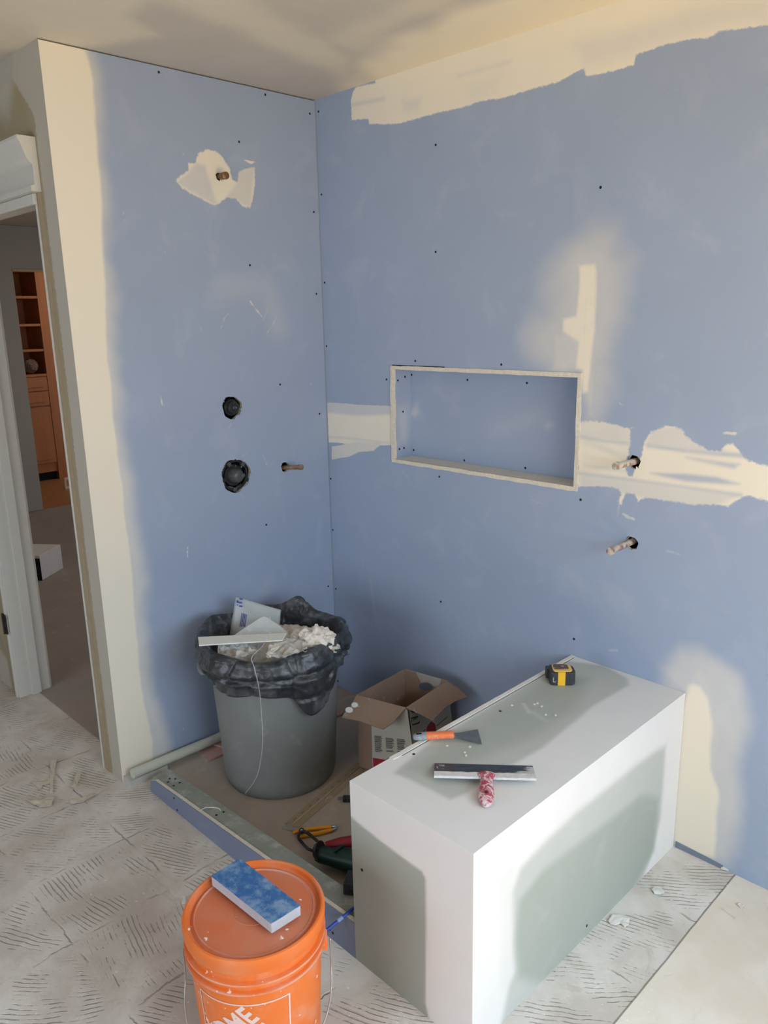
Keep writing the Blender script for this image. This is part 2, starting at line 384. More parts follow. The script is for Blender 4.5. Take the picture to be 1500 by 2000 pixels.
B.face((0, 0, 0), (0, 1, 0), (0, 0, 1), span(YA, -0.002, 0.0045), span(0.0, H-0.004, 0.0045), pA, holes=hA)
wl = B.build('wall_left', M_BLUE); struct(wl)
cell = MB().box((-T, 0.0, 0), (-0.001, 0.14, H)).box((-T, YA+T, 0), (-T+0.013, 0, H)).box((-T+0.014, YA+0.001, 0), (-0.06, YA+0.013, H-0.006))  # corner box added to stop a light leak; the boards back the wall
cell.box((-0.012, YA+0.0005, 0), (-0.002, YA+0.0125, H-0.006))
cell.build('wall_backing', M_PLAIN, wl)
dk = MB()
for (cy, cz, r) in hA:                        # the ragged gypsum edge and dark cavity behind every hole
    n = 40; v = []; f = []
    for xx, k in ((0.0, 1), (-0.013, 1)):
        for i in range(n):
            a = 2*PI*i/n; rr = r*(1+0.05*math.sin(3*a+1)+0.03*math.sin(7*a))*1.0
            v.append((xx, cy+rr*math.cos(a), cz+rr*math.sin(a)))
    f = [(i, (i+1) % n, n+(i+1) % n, n+i) for i in range(n)]; dk.add(v, f)
dk.build('hole_edge', M_GYP, wl)
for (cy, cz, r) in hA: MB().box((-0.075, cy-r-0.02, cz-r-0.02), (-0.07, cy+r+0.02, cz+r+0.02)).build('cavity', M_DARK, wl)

# ================================================================= WALL BACK (y = 0) with the niche
NX0, NX1, NZ0, NZ1 = 0.380, 1.204, 1.085, 1.454; ND = 0.095
Bk = lambda l, sub=None: PX('y', 0.0, (0, 2), l, sub)
s7 = (660, 0, 1.7857); s2 = (1100, 780, 3.75); s5 = (900, 1240, 2.5); s8 = (960, 420, 4.4118)
pB = [('mud', Bk([(45, 350), (50, 325), (62, 305), (130, 290), (130, -50), (1600, -300), (1600, 60), (1500, 88), (1400, 98), (1330, 105), (1290, 130), (1240, 132), (1150, 155), (1037, 190), (1033, 226), (960, 246), (866, 266), (858, 240), (770, 287), (700, 305), (560, 345), (490, 357), (440, 372), (330, 395), (225, 430), (108, 432), (105, 415), (48, 420)], s7), 0.008, 1.0),
      ('negline', Bk([(50, 365), (160, 345)], s7), .01, .35, .006), ('negline', Bk([(420, 265), (600, 215)], s7), .01, .18, .006),
      ('neg', Bk([(225, 350), (290, 345), (280, 380), (230, 390)], s7), .02, .22), ('neg', Bk([(440, 300), (560, 260), (560, 330), (450, 350)], s7), .03, .12),
      ('neg', Bk([(820, 150), (1040, 90), (1300, 20), (1500, 0), (1500, 70), (1330, 90), (1240, 120), (1040, 180), (860, 230)], s7), .03, .20),
      ('mud', Bk([(638, 785), (700, 790), (763, 793), (766, 870), (700, 868), (642, 864)]), 0.005, 1.0),
      ('mud', Bk([(648, 872), (700, 864), (745, 866), (730, 880), (700, 882), (680, 892), (648, 898)]), 0.005, 0.75),
      ('neg', Bk([(638, 780), (700, 785), (765, 790), (765, 810), (700, 812), (638, 806)]), .008, .45),
      ('negline', Bk([(640, 853), (700, 858), (760, 866)]), .006, .35, .003),
      ('mud', Bk([(118, 165), (230, 160), (380, 180), (495, 215), (498, 300), (482, 395), (470, 440), (462, 520), (480, 560), (510, 565), (530, 500), (560, 450), (575, 400), (588, 340), (605, 290), (640, 240), (700, 215), (760, 190), (860, 210), (900, 270), (980, 320), (1060, 370), (1150, 380), (1190, 330), (1240, 320), (1300, 390), (1340, 440), (1500, 490), (1900, 560), (1900, 860), (1500, 740), (1340, 700), (1300, 720), (1200, 780), (1050, 770), (950, 775), (820, 755), (600, 720), (550, 750), (520, 690), (460, 680), (425, 775), (400, 745), (430, 700), (400, 650), (300, 640), (110, 640)], s2), 0.010, 1.0),
      ('neg', Bk([(120, 150), (380, 170), (500, 215), (500, 310), (120, 275)], s2), .010, .22),
      ('neg', Bk([(600, 330), (640, 220), (860, 190), (1200, 380), (1330, 400), (1330, 430), (900, 370)], s2), .010, .28),
      ('neg', Bk([(115, 550), (480, 600), (900, 660), (1300, 700), (1100, 790), (820, 770), (520, 710), (120, 650)], s2), .010, .30),
      ('negline', Bk([(130, 275), (300, 305), (495, 325)], s2), .008, .5, .004),
      ('negline', Bk([(620, 340), (900, 378), (1120, 400), (1330, 412)], s2), .009, .65, .004),
      ('neg', Bk([(900, 425), (1290, 475), (1250, 505), (1150, 485)], s2), .010, .7),
      ('neg', Bk([(640, 540), (900, 545), (1130, 570), (1290, 620), (1180, 620), (900, 600), (760, 570)], s2), .008, .75),
      ('neg', Bk([(160, 485), (330, 490), (500, 530), (300, 515)], s2), .010, .3),
      ('negline', Bk([(120, 540), (500, 590), (900, 645), (1300, 700)], s2), .008, .55, .004),
      ('line', Bk([(440, 840), (470, 860), (520, 880)], s2), .006, 0.51, 0.0036), ('line', Bk([(1180, 245), (1260, 250)], s2), .006, 0.68, 0.0036),
      ('line', Bk([(760, 1110), (850, 1135)], s2), .006, 0.30, 0.0023), ('line', Bk([(415, 30), (430, 40)], s2), .006, 0.51, 0.0023), ('line', Bk([(405, 770), (400, 860)], s2), .006, 0.15, 0.0027),
      ('line', Bk([(520, 205), (500, 208)], s2), .006, 0.51, 0.0018), ('line', Bk([(1093, 1106), (1094, 1110)]), .006, 0.42, 0.0014), ('line', Bk([(742, 890), (752, 900)]), .006, 0.38, 0.0014),
      ('line', Bk([(785, 920), (800, 935)]), .006, 0.26, 0.0018), ('line', Bk([(1035, 975), (1060, 985)]), .006, 0.21, 0.0018), ('line', Bk([(723, 1130), (735, 1220)]), .006, 0.09, 0.0090),
      ('haze', Bk([(745, 430), (800, 415), (905, 400), (925, 480), (910, 800), (900, 1000), (870, 1200), (855, 1360), (830, 1520), (790, 1530), (780, 1340), (725, 1320), (735, 1100), (600, 1010), (600, 880), (720, 860), (735, 600)], s8), 0.013, 0.90),
      ('line', Bk([(828, 520), (812, 900), (795, 1250)], s8), .006, 0.85, 0.0018), ('line', Bk([(640, 968), (800, 930)], s8), .006, 0.85, 0.0018), ('line', Bk([(624, 1295), (626, 1297)], s8), .006, 0.85, 0.0032),
      ('haze', Bk([(880, 130), (1080, 110), (1180, 400), (1150, 900), (1050, 1300), (930, 1780), (830, 1800), (800, 1330), (500, 1320), (300, 1200), (290, 1000), (430, 800), (480, 600), (600, 300)], s8), 0.07, 0.40),
      ('haze', Bk([(520, 1340), (500, 1000), (750, 900), (900, 500), (950, 900), (900, 1400), (880, 1740), (830, 1740), (790, 1340)], s8), 0.03, 0.50),
      ('haze', Bk([(1338, 1334), (1352, 1328), (1372, 1336), (1386, 1360), (1394, 1410), (1392, 1495), (1404, 1545), (1400, 1600), (1402, 1640), (1396, 1675), (1300, 1655), (1313, 1500)]), 0.020, 1.0),
      ('haze', Bk([(1290, 1300), (1325, 1262), (1370, 1272), (1448, 1318), (1460, 1400), (1440, 1480), (1448, 1560), (1425, 1690), (1310, 1660)]), 0.035, 0.45),
      ('haze', Bk([(1330, 1325), (1345, 1290), (1385, 1292), (1405, 1350), (1415, 1450), (1412, 1640), (1340, 1660)]), 0.03, 0.5),
      ('line', Bk([(1190, 1270), (1205, 1270)]), .006, 0.26, 0.0036)]
hB = [(*Bk([(1238, 902)])[0], 0.020), (*Bk([(1234, 1061)])[0], 0.020)]
B = Board(); B.out = (0, -1, 0)
B.face((0, 0, 0), (1, 0, 0), (0, 0, 1), span(0.0, 2.0, 0.0045, (NX0, NX1)), span(0.0, H, 0.0045, (NZ0, NZ1)), pB, holes=hB, rects=[(NX0, NX1, NZ0, NZ1)])
B.face((0, 0, 0), (1, 0, 0), (0, 0, 1), span(2.0, XR, 0.1), span(0, H, 0.1))
wb = B.build('wall_back', M_BLUE); struct(wb)
MB().box((0, 0.14, 0), (XR, 0.16, H)).build('outer_board', M_PLAIN, wb)
dk = MB()
for (cx, cz, r) in hB:
    n = 32; v = [(cx+r*(1+0.05*math.sin(3*2*PI*i/n+1)+.03*math.sin(14*PI*i/n))*math.cos(2*PI*i/n), yy, cz+r*(1+0.05*math.sin(3*2*PI*i/n+1)+.03*math.sin(14*PI*i/n))*math.sin(2*PI*i/n)) for yy in (0, 0.013) for i in range(n)]
    dk.add(v, [(i, (i+1) % n, n+(i+1) % n, n+i) for i in range(n)])
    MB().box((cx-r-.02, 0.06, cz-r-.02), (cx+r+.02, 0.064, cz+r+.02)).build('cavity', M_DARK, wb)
dk.build('hole_edge', M_GYP, wb)
# niche: back board, four lining boards, pale cut board edges
bt = 0.0135
def nboard(o_, eu, ev, us, vs, out, pts=()):
    b = Board(); b.out = out; b.face(o_, eu, ev, us, vs, pts); return b.build('niche_board', M_BLUE, wb)
nboard((0, ND, 0), (1, 0, 0), (0, 0, 1), span(NX0, NX1, 0.02), span(NZ0, NZ1, 0.02), (0, -1, 0),
       [('hazeline', [(NX0+.03, 1.27), (NX0+.035, 1.275)], .02, .5, .012), ('hazeline', [(NX1-.18, 1.27), (NX1-.175, 1.27)], .02, .3, .012), ('hazeline', [(.8, 1.24), (1.0, 1.3)], .05, .1, .02)])
nboard((NX0+bt, 0, 0), (0, 1, 0), (0, 0, 1), span(0.010, ND, 0.01), span(NZ0, NZ1, 0.01), (1, 0, 0), [('haze', [(.02, 1.15), (.08, 1.15), (.08, 1.3), (.02, 1.3)], .03, .25)])
nboard((NX1-bt, 0, 0), (0, 1, 0), (0, 0, 1), span(0.010, ND, 0.02), span(NZ0, NZ1, 0.02), (-1, 0, 0))
b = nboard((0, 0, NZ0+bt), (1, 0, 0), (0, 1, 0), span(NX0, NX1, 0.02), span(0.010, ND, 0.01), (0, 0, 1), [('haze', [(0, -.1), (2, -.1), (2, .2), (0, .2)], .01, .75)])
nboard((0, 0, NZ1-bt), (1, 0, 0), (0, 1, 0), span(NX0, NX1, 0.02), span(0.010, ND, 0.02), (0, 0, -1))
def ragged(p0, p1, wdir, w, yout):            # a cut board edge with a slightly torn outline
    p0 = Vector(p0); p1 = Vector(p1); wd = Vector(wdir); n = 60; v = []; f = []
    for i in range(n+1):
        q = p0.lerp(p1, i/n); a = mn.noise(q*22)*0.0022+mn.noise(q*70)*0.0012; c = mn.noise(q*18+Vector((3, 1, 2)))*0.0018
        v += [q-wd*(0.0005-a)+Vector((0, yout+c, 0)), q+wd*(w+c)+Vector((0, yout, 0)), q+wd*(w+c)+Vector((0, 0.012, 0)), q-wd*(0.0005-a)+Vector((0, 0.012, 0))]
    for i in range(n):
        for k in range(4): f.append((i*4+k, i*4+(k+1) % 4, i*4+4+(k+1) % 4, i*4+4+k))
    f += [(0, 1, 2, 3), tuple(n*4+k for k in (3, 2, 1, 0))]
    return MB().add(v, f)
for p0, p1, wd in [((NX0, 0, NZ0), (NX0, 0, NZ1), (1, 0, 0)), ((NX1, 0, NZ0), (NX1, 0, NZ1), (-1, 0, 0)), ((NX0, 0, NZ0), (NX1, 0, NZ0), (0, 0, 1)), ((NX0, 0, NZ1), (NX1, 0, NZ1), (0, 0, -1))]:
    ragged(p0, p1, wd, bt, -0.0035).build('board_edge', M_GYP, wb)
MB().box((NX0+.01, -0.0012, NZ1-.0005), (NX0+.27, 0.003, NZ1+.0035)).build('crack', M_DARK, wb)
M_BEAD = simple('metal_trim_edge', (0.22, 0.26, 0.33), 0.5, 0.3)
MB().prism([(1.605, -0.004, 0.0), (1.752, -0.004, 0.0), (1.752, -0.004, 0.012), (1.70, -0.004, 0.016), (1.605, -0.004, 0.020)], (0, 0.004, 0)).build('bottom_edge', M_BEAD, wb)
# screws driven through the boards
def screw(p, n, parent):
    p = Vector(p); n = Vector(n); MB().tube([p-n*0.002, p+n*0.0006], 0.0042, 10).build('screw', M_SCREW, parent)
for u, v in [(310, 141), (518, 185), (467, 277), (605, 222), (613, 414), (488, 518), (618, 574), (547, 751), (624, 808), (520, 1025), (641, 1145), (645, 935)]:
    screw(at(u, v, 'x', 0), (1, 0, 0), wl)
for u, v in [(628, 380), (634, 552), (638, 676), (650, 1035), (851, 283), (1173, 366), (851, 492), (811, 705), (979, 712), (755, 741), (861, 1175), (1121, 1248), (1134, 976), (858, 931), (646, 935), (656, 1150), (660, 1330), (622, 218)]:
    screw(at(u, v, 'y', 0), (0, -1, 0), wb)
for u, v in [(804, 732), (913, 742), (1029, 748), (907, 899), (1026, 914), (808, 879)]: screw(at(u, v, 'y', ND), (0, -1, 0), wb)
for u, v in [(777, 743), (791, 736), (787, 804), (780, 877), (789, 875)]: screw(at(u, v, 'x', NX0+bt), (1, 0, 0), wb)

# ================================================================= DOOR WALL (y = YA)
DX0, DX1, DZ = -0.985, -0.140, 2.045
D = lambda l, sub=None: PX('y', YA, (0, 2), l, sub)
B = Board(); B.out = (0, -1, 0)
B.face((0, YA, 0), (1, 0, 0), (0, 0, 1), span(XL, -0.001, 0.01, (DX0, DX1)), span(0, H, 0.02, (DZ,)), [
    ('mud', [(-0.075, -.1), (-0.085, .9), (-.08, 1.6), (-.09, 2.25), (-.22, 2.38), (-.14, 2.6), (.1, 2.6), (.1, -.1)], 0.014, 0.9),
    ('haze', [(-0.3, 2.3), (-0.6, 2.28), (-3, 2.32), (-3, 2.6), (0, 2.6)], 0.04, 0.8),
    ('haze', [(-0.42, 2.2), (-0.9, 2.2), (-0.9, 2.5), (-0.5, 2.5)], 0.03, 0.7), ('haze', [(-2.7, -.1), (-1.08, -.1), (-1.10, .15), (-1.2, .18), (-2.7, .2)], .02, .8)],
    rects=[(DX0, DX1, -1, DZ)])
wd_ = B.build('wall_door', M_DOORWALL); struct(wd_)
MB().box((XL, YA+T-0.013, 0), (DX0-0.02, YA+T, H)).box((DX1+0.02, YA+T-0.013, 0), (-0.0-T+.013, YA+T, H)).box((DX0-.02, YA+T-.013, DZ+.02), (DX1+.02, YA+T, H)).build('hall_side_board', M_PLAIN, wd_)
# ragged tan edge strip beside the opening
M_TAN = simple('torn_paper_edge', (0.36, 0.28, 0.18), 0.9, var=0.15, scale=25)
v = []; n = 70
for i in range(n+1):
    z = DZ*i/n; v.append((DX1+0.004+0.005*mn.noise(Vector((0, 0, z*14)))+0.004*mn.noise(Vector((5, 0, z*60))), z))
poly = [(a, YA-0.0015, z) for a, z in v]+[(DX1+0.034+0.012*mn.noise(Vector((2, 0, z*3))), YA-0.0015, z) for a, z in reversed(v)]
plate('torn_edge', poly, [], (0, 0.0014, 0), M_TAN, wd_)
d1 = empty('door_1', (0, 0, 0)); struct(d1)
# right jamb (thin rough frame edge), left jamb with stop and casing, head
MB().box((DX1-0.012, YA-0.004, 0), (DX1-0.001, YA+T+0.004, DZ-0.02)).build('jamb', M_TRIM, d1, bevel=0.001)
MB().box((DX0, YA-0.008, 0), (DX0+0.02, YA+T+0.01, DZ-.02)).box((DX0+0.02, YA+0.045, 0), (DX0+0.032, YA+0.085, DZ-.03)).build('jamb', M_TRIM, d1, bevel=0.0015)
MB().box((DX0-0.012, YA-0.016, 0), (DX0+0.006, YA-0.0005, DZ+0.005)).box((DX0-0.004, YA+T+.001, 0), (DX0+.012, YA+T+.02, DZ)).build('casing', M_TRIM, d1, bevel=0.003)
MB().box((DX0, YA-0.010, DZ-0.02), (DX1-0.001, YA+T+0.004, DZ+0.0)).box((DX0+.02, YA+0.045, DZ-.032), (DX1-.012, YA+.085, DZ-.02)).build('head_jamb', M_TRIM, d1, bevel=0.0015)
hp = [(0, 0.0), (-0.030, 0.0), (-0.030, 0.016), (-0.018, 0.020), (-0.018, 0.078), (-0.024, 0.084), (-0.034, 0.096), (-0.050, 0.140), (-0.056, 0.150), (-0.056, 0.158), (0, 0.158)]
MB().prism([(DX1+0.040, YA-0.0005+a, DZ-0.012+z) for a, z in hp], (-1.2, 0, 0)).build('crown_head', M_TRIM, d1)
MB().box((DX0-.03, YA-.014, DZ-.045), (DX1+.002, YA-.0005, DZ-.013)).build('head_casing', M_TRIM, d1, bevel=0.002)
M_BRONZE = simple('dark_bronze_metal', (0.055, 0.05, 0.045), 0.4, 0.8)
hz = 0.355
MB().box((DX0-0.006, YA-0.0215, hz-0.045), (DX0+0.016, YA-0.0165, hz+0.045)).tube([(DX0-0.008, YA-.022, hz-.047), (DX0-.008, YA-.022, hz+.047)], .006, 10).box((DX0-0.03, YA-0.019, hz-0.045), (DX0-.008, YA-0.0165, hz+0.045)).build('hinge', M_BRONZE, d1, bevel=0.001)
M_STEEL = simple('brushed_steel', (0.42, 0.44, 0.46), 0.35, 0.9)
MB().box((DX1-0.0145, YA+0.02, 0.845), (DX1-0.012, YA+0.06, 0.905)).build('strike_plate', M_STEEL, d1)

# ================================================================= other walls of the room, hall and far room
slab('wall_side', (XL-0.12, YF, 0), (XL, YA, H), M_PLAIN)
BW0, BW1, BZ0, BZ1 = -0.4, 2.2, 0.4, 1.9  # opening added in the front wall to let the fill light in
for i, (a, b) in enumerate([((XL, YF-.12, 0), (BW0, YF, H)), ((BW1, YF-.12, 0), (XR, YF, H)), ((BW0, YF-.12, 0), (BW1, YF, BZ0)), ((BW0, YF-.12, BZ1), (BW1, YF, H))]): slab('wall_front', a, b, M_PLAIN)
for a, b in [((XR, YF, 0), (XR+.12, WY0, H)), ((XR, WY1, 0), (XR+.12, .16, H)), ((XR, WY0, 0), (XR+.12, WY1, WZ0)), ((XR, WY0, WZ1), (XR+.12, WY1, H))]: slab('wall_right', a, b, M_PLAIN)
wf = MB()
for a, b in [((XR-.015, WY0-.06, WZ0-.06), (XR+.02, WY0, WZ1+.06)), ((XR-.015, WY1, WZ0-.06), (XR+.02, WY1+.06, WZ1+.06)), ((XR-.015, WY0, WZ0-.06), (XR+.02, WY1, WZ0)), ((XR-.015, WY0, WZ1), (XR+.02, WY1, WZ1+.06))]: wf.box(a, b)
struct(wf.build('window_1', M_TRIM))
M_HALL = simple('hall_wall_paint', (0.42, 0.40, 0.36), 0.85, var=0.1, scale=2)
OY0 = 0.50
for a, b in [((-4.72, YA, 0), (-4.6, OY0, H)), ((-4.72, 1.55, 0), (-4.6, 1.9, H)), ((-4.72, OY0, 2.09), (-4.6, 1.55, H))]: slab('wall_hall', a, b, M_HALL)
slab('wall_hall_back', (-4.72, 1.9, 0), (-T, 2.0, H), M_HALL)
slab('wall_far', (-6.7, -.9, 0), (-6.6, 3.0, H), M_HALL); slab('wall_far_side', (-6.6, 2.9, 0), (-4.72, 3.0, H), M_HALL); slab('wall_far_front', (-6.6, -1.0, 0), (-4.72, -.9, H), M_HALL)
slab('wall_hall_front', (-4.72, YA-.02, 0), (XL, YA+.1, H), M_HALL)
struct(MB().box((-4.599, OY0-0.006, 2.075), (-4.585, 1.56, 2.09)).build('trim_1', simple('raw_gypsum_trim', (0.5, 0.42, 0.28), 0.8)))

# ================================================================= BENCH
bx0, bx1, by, bh = 1.208, 1.598, 1.0, 0.5265
bench = empty('shower_bench', (0, 0, 0), 0, 'green drywall bench with white joint compound on its corners, against the blue wall', 'bench')
B = Board(); B.out = (1, 0, 0)
R_ = lambda l: PX('x', bx1, (1, 2), l, s5)
B.face((bx1, 0, 0), (0, 1, 0), (0, 0, 1), span(-by, -0.001, 0.008), span(0.0, bh, 0.008), [
    ('mud', [(-1.2, -.2), (.2, -.2), (.2, .8), (-1.2, .8)], 0.01, 1.0),
    ('neg', R_([(960, 560), (1000, 545), (990, 700), (975, 900), (930, 1080), (890, 1190), (800, 1340), (640, 1500), (520, 1640), (410, 1740), (220, 1930), (190, 1930), (235, 1720), (265, 1640), (255, 1480), (255, 1250), (290, 1140), (420, 1000), (560, 870), (700, 760), (850, 640)]), 0.018, 0.62),
    ('neg', R_([(880, 780), (965, 800), (945, 1050), (790, 1330), (500, 1640), (400, 1700), (285, 1680), (265, 1500), (285, 1300), (400, 1150), (600, 1000), (760, 880)]), 0.020, 0.88),
    ('neg', R_([(180, 1200), (260, 1100), (260, 1700), (200, 1750)]), 0.02, 0.12)])
B.build('side_board', M_GREEN, bench)
B = Board(); B.out = (0, -1, 0)
Fr = lambda l: PX('y', -by, (0, 2), l)
B.face((0, -by, 0), (1, 0, 0), (0, 0, 1), span(bx0, bx1, 0.006), span(0.0, bh, 0.006), [
    ('mud', [(0, -.2), (3, -.2), (3, .8), (0, .8)], 0.01, 1.0),
    ('neg', Fr([(680, 1590), (700, 1608), (740, 1640), (800, 1685), (824, 1702), (831, 1716), (832, 1800), (831, 1960), (840, 2000), (690, 1880)]), 0.005, 0.97)])
B.build('front_board', M_GREEN, bench)
B = Board(); B.out = (0, 0, 1)
Tp = lambda l: PX('z', bh, (0, 1), l)
B.face((0, 0, bh), (1, 0, 0), (0, 1, 0), span(bx0, bx1, 0.006), span(-by, -0.001, 0.006), [
    ('mud', [(0, -2), (3, -2), (3, 1), (0, 1)], 0.01, 1.0),
    ('neg', Tp([(780, 1500), (840, 1450), (1000, 1355), (1100, 1290), (1180, 1300), (1225, 1325), (1228, 1338), (1156, 1380), (1124, 1408), (1060, 1460), (1004, 1492), (950, 1520), (912, 1548), (880, 1562), (850, 1547), (800, 1522), (770, 1510)]), 0.010, 0.62),
    ('neg', Tp([(800, 1500), (860, 1450), (1000, 1368), (1080, 1320), (1150, 1325), (1120, 1385), (1040, 1440), (940, 1480), (850, 1510)]), 0.035, 0.65),
    ('line', Tp([(1022, 1374), (1034, 1392)]), .005, .6, .004), ('line', Tp([(1040, 1390), (1066, 1408)]), .01, .35, .006)])
B.build('top_board', M_GREEN, bench)
v = []; n = 80; vv = MB()
for i in range(n+1):
    y_ = -by+0.14+(by-0.141)*i/n; w = 0.0125+0.0022*mn.noise(Vector((0, y_*9, 0)))+0.001*mn.noise(Vector((4, y_*45, 0))); zt = bh+0.0022+0.0008*mn.noise(Vector((1, y_*30, 0)))
    v += [(bx0-0.001, y_, bh-0.013), (bx0-0.001, y_, zt), (bx0+w, y_, zt), (bx0+w, y_, bh-0.002)]
vv.add(v, [(i*4+k, i*4+(k+1) % 4, i*4+4+(k+1) % 4, i*4+4+k) for i in range(n) for k in range(4)]+[(0, 1, 2, 3), tuple(n*4+k for k in (3, 2, 1, 0))])
vv.build('board_edge', simple('pale_board_edge', (0.74, 0.70, 0.63), 0.9, var=0.12, scale=60), bench)
MB().box((bx0+.001, -by+.001, 0.0), (bx0+.014, -.002, bh-.001)).build('inner_board', M_GREEN, bench)
MB().box((bx0+.0145, -by+.17, bh+.0001), (bx0+.0165, -.01, bh+.0006)).build('crack', simple('dark_crack', (0.10, 0.10, 0.10)), bench)
for u, v_ in [(707, 1699), (808, 1473), (977, 1389)]:
    if u == 707: screw(at(u, v_, 'y', -by), (0, -1, 0), bench)
    else: screw(at(u, v_, 'z', bh), (0, 0, 1), bench)
for u, v_ in [(1146, 1808)]: screw(at(u, v_, 'x', bx1), (1, 0, 0), bench)

# ================================================================= CURB
curb = empty('shower_curb', (0, 0, 0), 0, 'low shower curb faced with blue drywall, green board strip on top', 'curb')
def ztop(x): return 0.058+(0.110-0.058)*min(1, max(0, (x-0.13)/1.07))
XC0, XC1, CY0, CY1 = 0.128, 1.207, -1.0, -0.923
def cbar(y0, y1, zlo, dz, round_=False):
    xs = [XC0+(XC1-XC0)*i/30 for i in range(31)]
    out = []
    for x_ in xs:
        z = ztop(x_)+dz
        if round_ and x_ < XC0+0.04: z -= 0.014*(1-(x_-XC0)/0.04)**2
        out.append((x_, z))
    return MB().prism([(x_, y0, z) for x_, z in out]+[(XC1, y0, zlo), (XC0, y0, zlo)], (0, y1-y0, 0))
cbar(CY0, CY0+0.0025, 0.0, -0.0005, True).build('face_paper', board_mat('blue_curb_board', (0.20, 0.225, 0.305)), curb)
cbar(CY0+0.003, CY0+0.014, 0.0, 0.0, True).build('board_core', M_GYP, curb)
cbar(CY0+0.0145, CY1, 0.0, -0.002).build('top_board', simple('green_board_dusty', (0.26, 0.275, 0.235), 0.85, var=0.25, scale=9, dust=0.45, dcol=(0.46, 0.46, 0.42)), curb)
for u, v_ in [(340, 1559), (346, 1582), (644, 1815), (650, 1822), (470, 1695)]: screw(at(u, v_, 'y', CY0), (0, -1, 0), curb)
for u, v_ in [(331, 1518), (342, 1519), (328, 1525), (351, 1527), (339, 1533), (423, 1597), (437, 1591)]:
    p = at(u, v_, 'z', 0.065); p.z = ztop(p.x)-.002; screw(p, (0, 0, 1), curb)
MB().tube([at(*q, 'z', 0.082) for q in ((390, 1583), (402, 1577), (418, 1577), (428, 1579), (431, 1583))], 0.0012, 6).build('chalk_scratch', simple('pale_smear', (0.75, 0.76, 0.72)), curb)
MB().box((0.001, YA+.004, 0), (0.055, -0.892, 0.027)).build('filler_block', simple('dusty_filler', (0.50, 0.48, 0.44), 0.9, dust=.3), None)
tag(bpy.data.objects['filler_block'], 'small pale filler block in the gap between curb end and wall', 'block')
rod = MB().tube([(0.056, -1.030, 0.0545), (0.040, -0.72, 0.038), (0.030, -0.20, 0.0225)], 0.018, 20)
tag(rod.build('plastic_pipe', simple('cream_plastic', (0.52, 0.53, 0.44), 0.4, var=0.04, dust=0.1), None, auto=0.6), 'long cream plastic pipe lying along the foot of the left wall', 'pipe')

# ================================================================= TRASH CAN, LINER, RUBBISH
TC = Vector((0.357, -0.593, 0.004))
M_CAN = simple('grey_rubber_can', (0.195, 0.203, 0.195), 0.55, var=0.18, scale=7, dust=0.18, dcol=(0.34, 0.35, 0.34))
can = empty('trash_can', TC, 0, 'large round grey plastic trash can standing in the shower corner', 'trash can')
prof = [(0.0, 0.0), (0.192, 0.0), (0.200, 0.012), (0.2035, 0.03), (0.222, 0.36), (0.2295, 0.49), (0.238, 0.495), (0.238, 0.530), (0.233, 0.536), (0.226, 0.530), (0.222, 0.49), (0.215, 0.36), (0.196, 0.03), (0.0, 0.02)]
MB().lathe(prof, 72).build('can_body', M_CAN, can, auto=0.7)
for sgn in (-1, 1):
    a0 = math.radians(62 if sgn > 0 else 242)
    MB().tube([(0.236*math.cos(a0+da), 0.236*math.sin(a0+da), 0.46+0.0*da) if abs(da) > 0.2 else (0.262*math.cos(a0+da), 0.262*math.sin(a0+da), 0.455) for da in (-0.28, -0.2, -0.1, 0, 0.1, 0.2, 0.28)], 0.011, 10).build('side_handle', M_CAN, can, smooth=True)
# liner: a folded sheet that runs from inside the can over the rim and hangs outside
g = G('black_bin_liner', 0.30, 0, 0.5)
n = g.noise(16, 5, 0.6, 0.8); g.col(g.mix(g.step(n, 0.42, 0.75), (0.028, 0.030, 0.034), (0.13, 0.135, 0.138)))
rm = g.math('ADD', 0.16, g.math('MULTIPLY', g.noise(9, 3), 0.42)); g.lk(rm, g.b.inputs['Roughness'])
vt = g.nt.nodes.new('ShaderNodeTexVoronoi'); vt.inputs['Scale'].default_value = 42; g.lk(g.P, vt.inputs['Vector'])
g.bump(g.math('ADD', vt.outputs['Distance'], g.math('MULTIPLY', g.noise(30, 5, 0.6, 1.0), 0.7)), 0.55, 0.006); M_BAG = g.m
def fold(p, s1, amp):
    a = mn.noise(p*s1); b = mn.noise(p*s1*2.3+Vector((7, 1, 3)))
    return ((1-abs(a)*2.2)*0.6+(1-abs(b)*2.2)*0.4)*amp
N = 420; rows = []
def hang(a):                                   # how low the outer skirt hangs at angle a (0 = +x)
    d = ((math.degrees(a)+180) % 360)-180
    z = 0.428+0.012*math.sin(3*a+0.6)+0.010*math.sin(5*a)
    z -= 0.088*math.exp(-((d+3)/17.0)**4)+0.018*math.exp(-((d+75)/22.0)**2)
    return z
lip = lambda a: 0.553+0.012*math.sin(2*a+1.1)+0.009*math.sin(5*a+2)+0.045*math.exp(-(((math.degrees(a)-118+180) % 360-180)/12.0)**2)
prof_t = [('in', 0.0), ('in', 0.12), ('in', 0.25), ('in', 0.38), ('in', 0.5), ('in', 0.62), ('in', 0.74), ('in', 0.86), ('in', 0.95)]
for k in range(0, 71):
    rows.append(k/70.0)
v = []
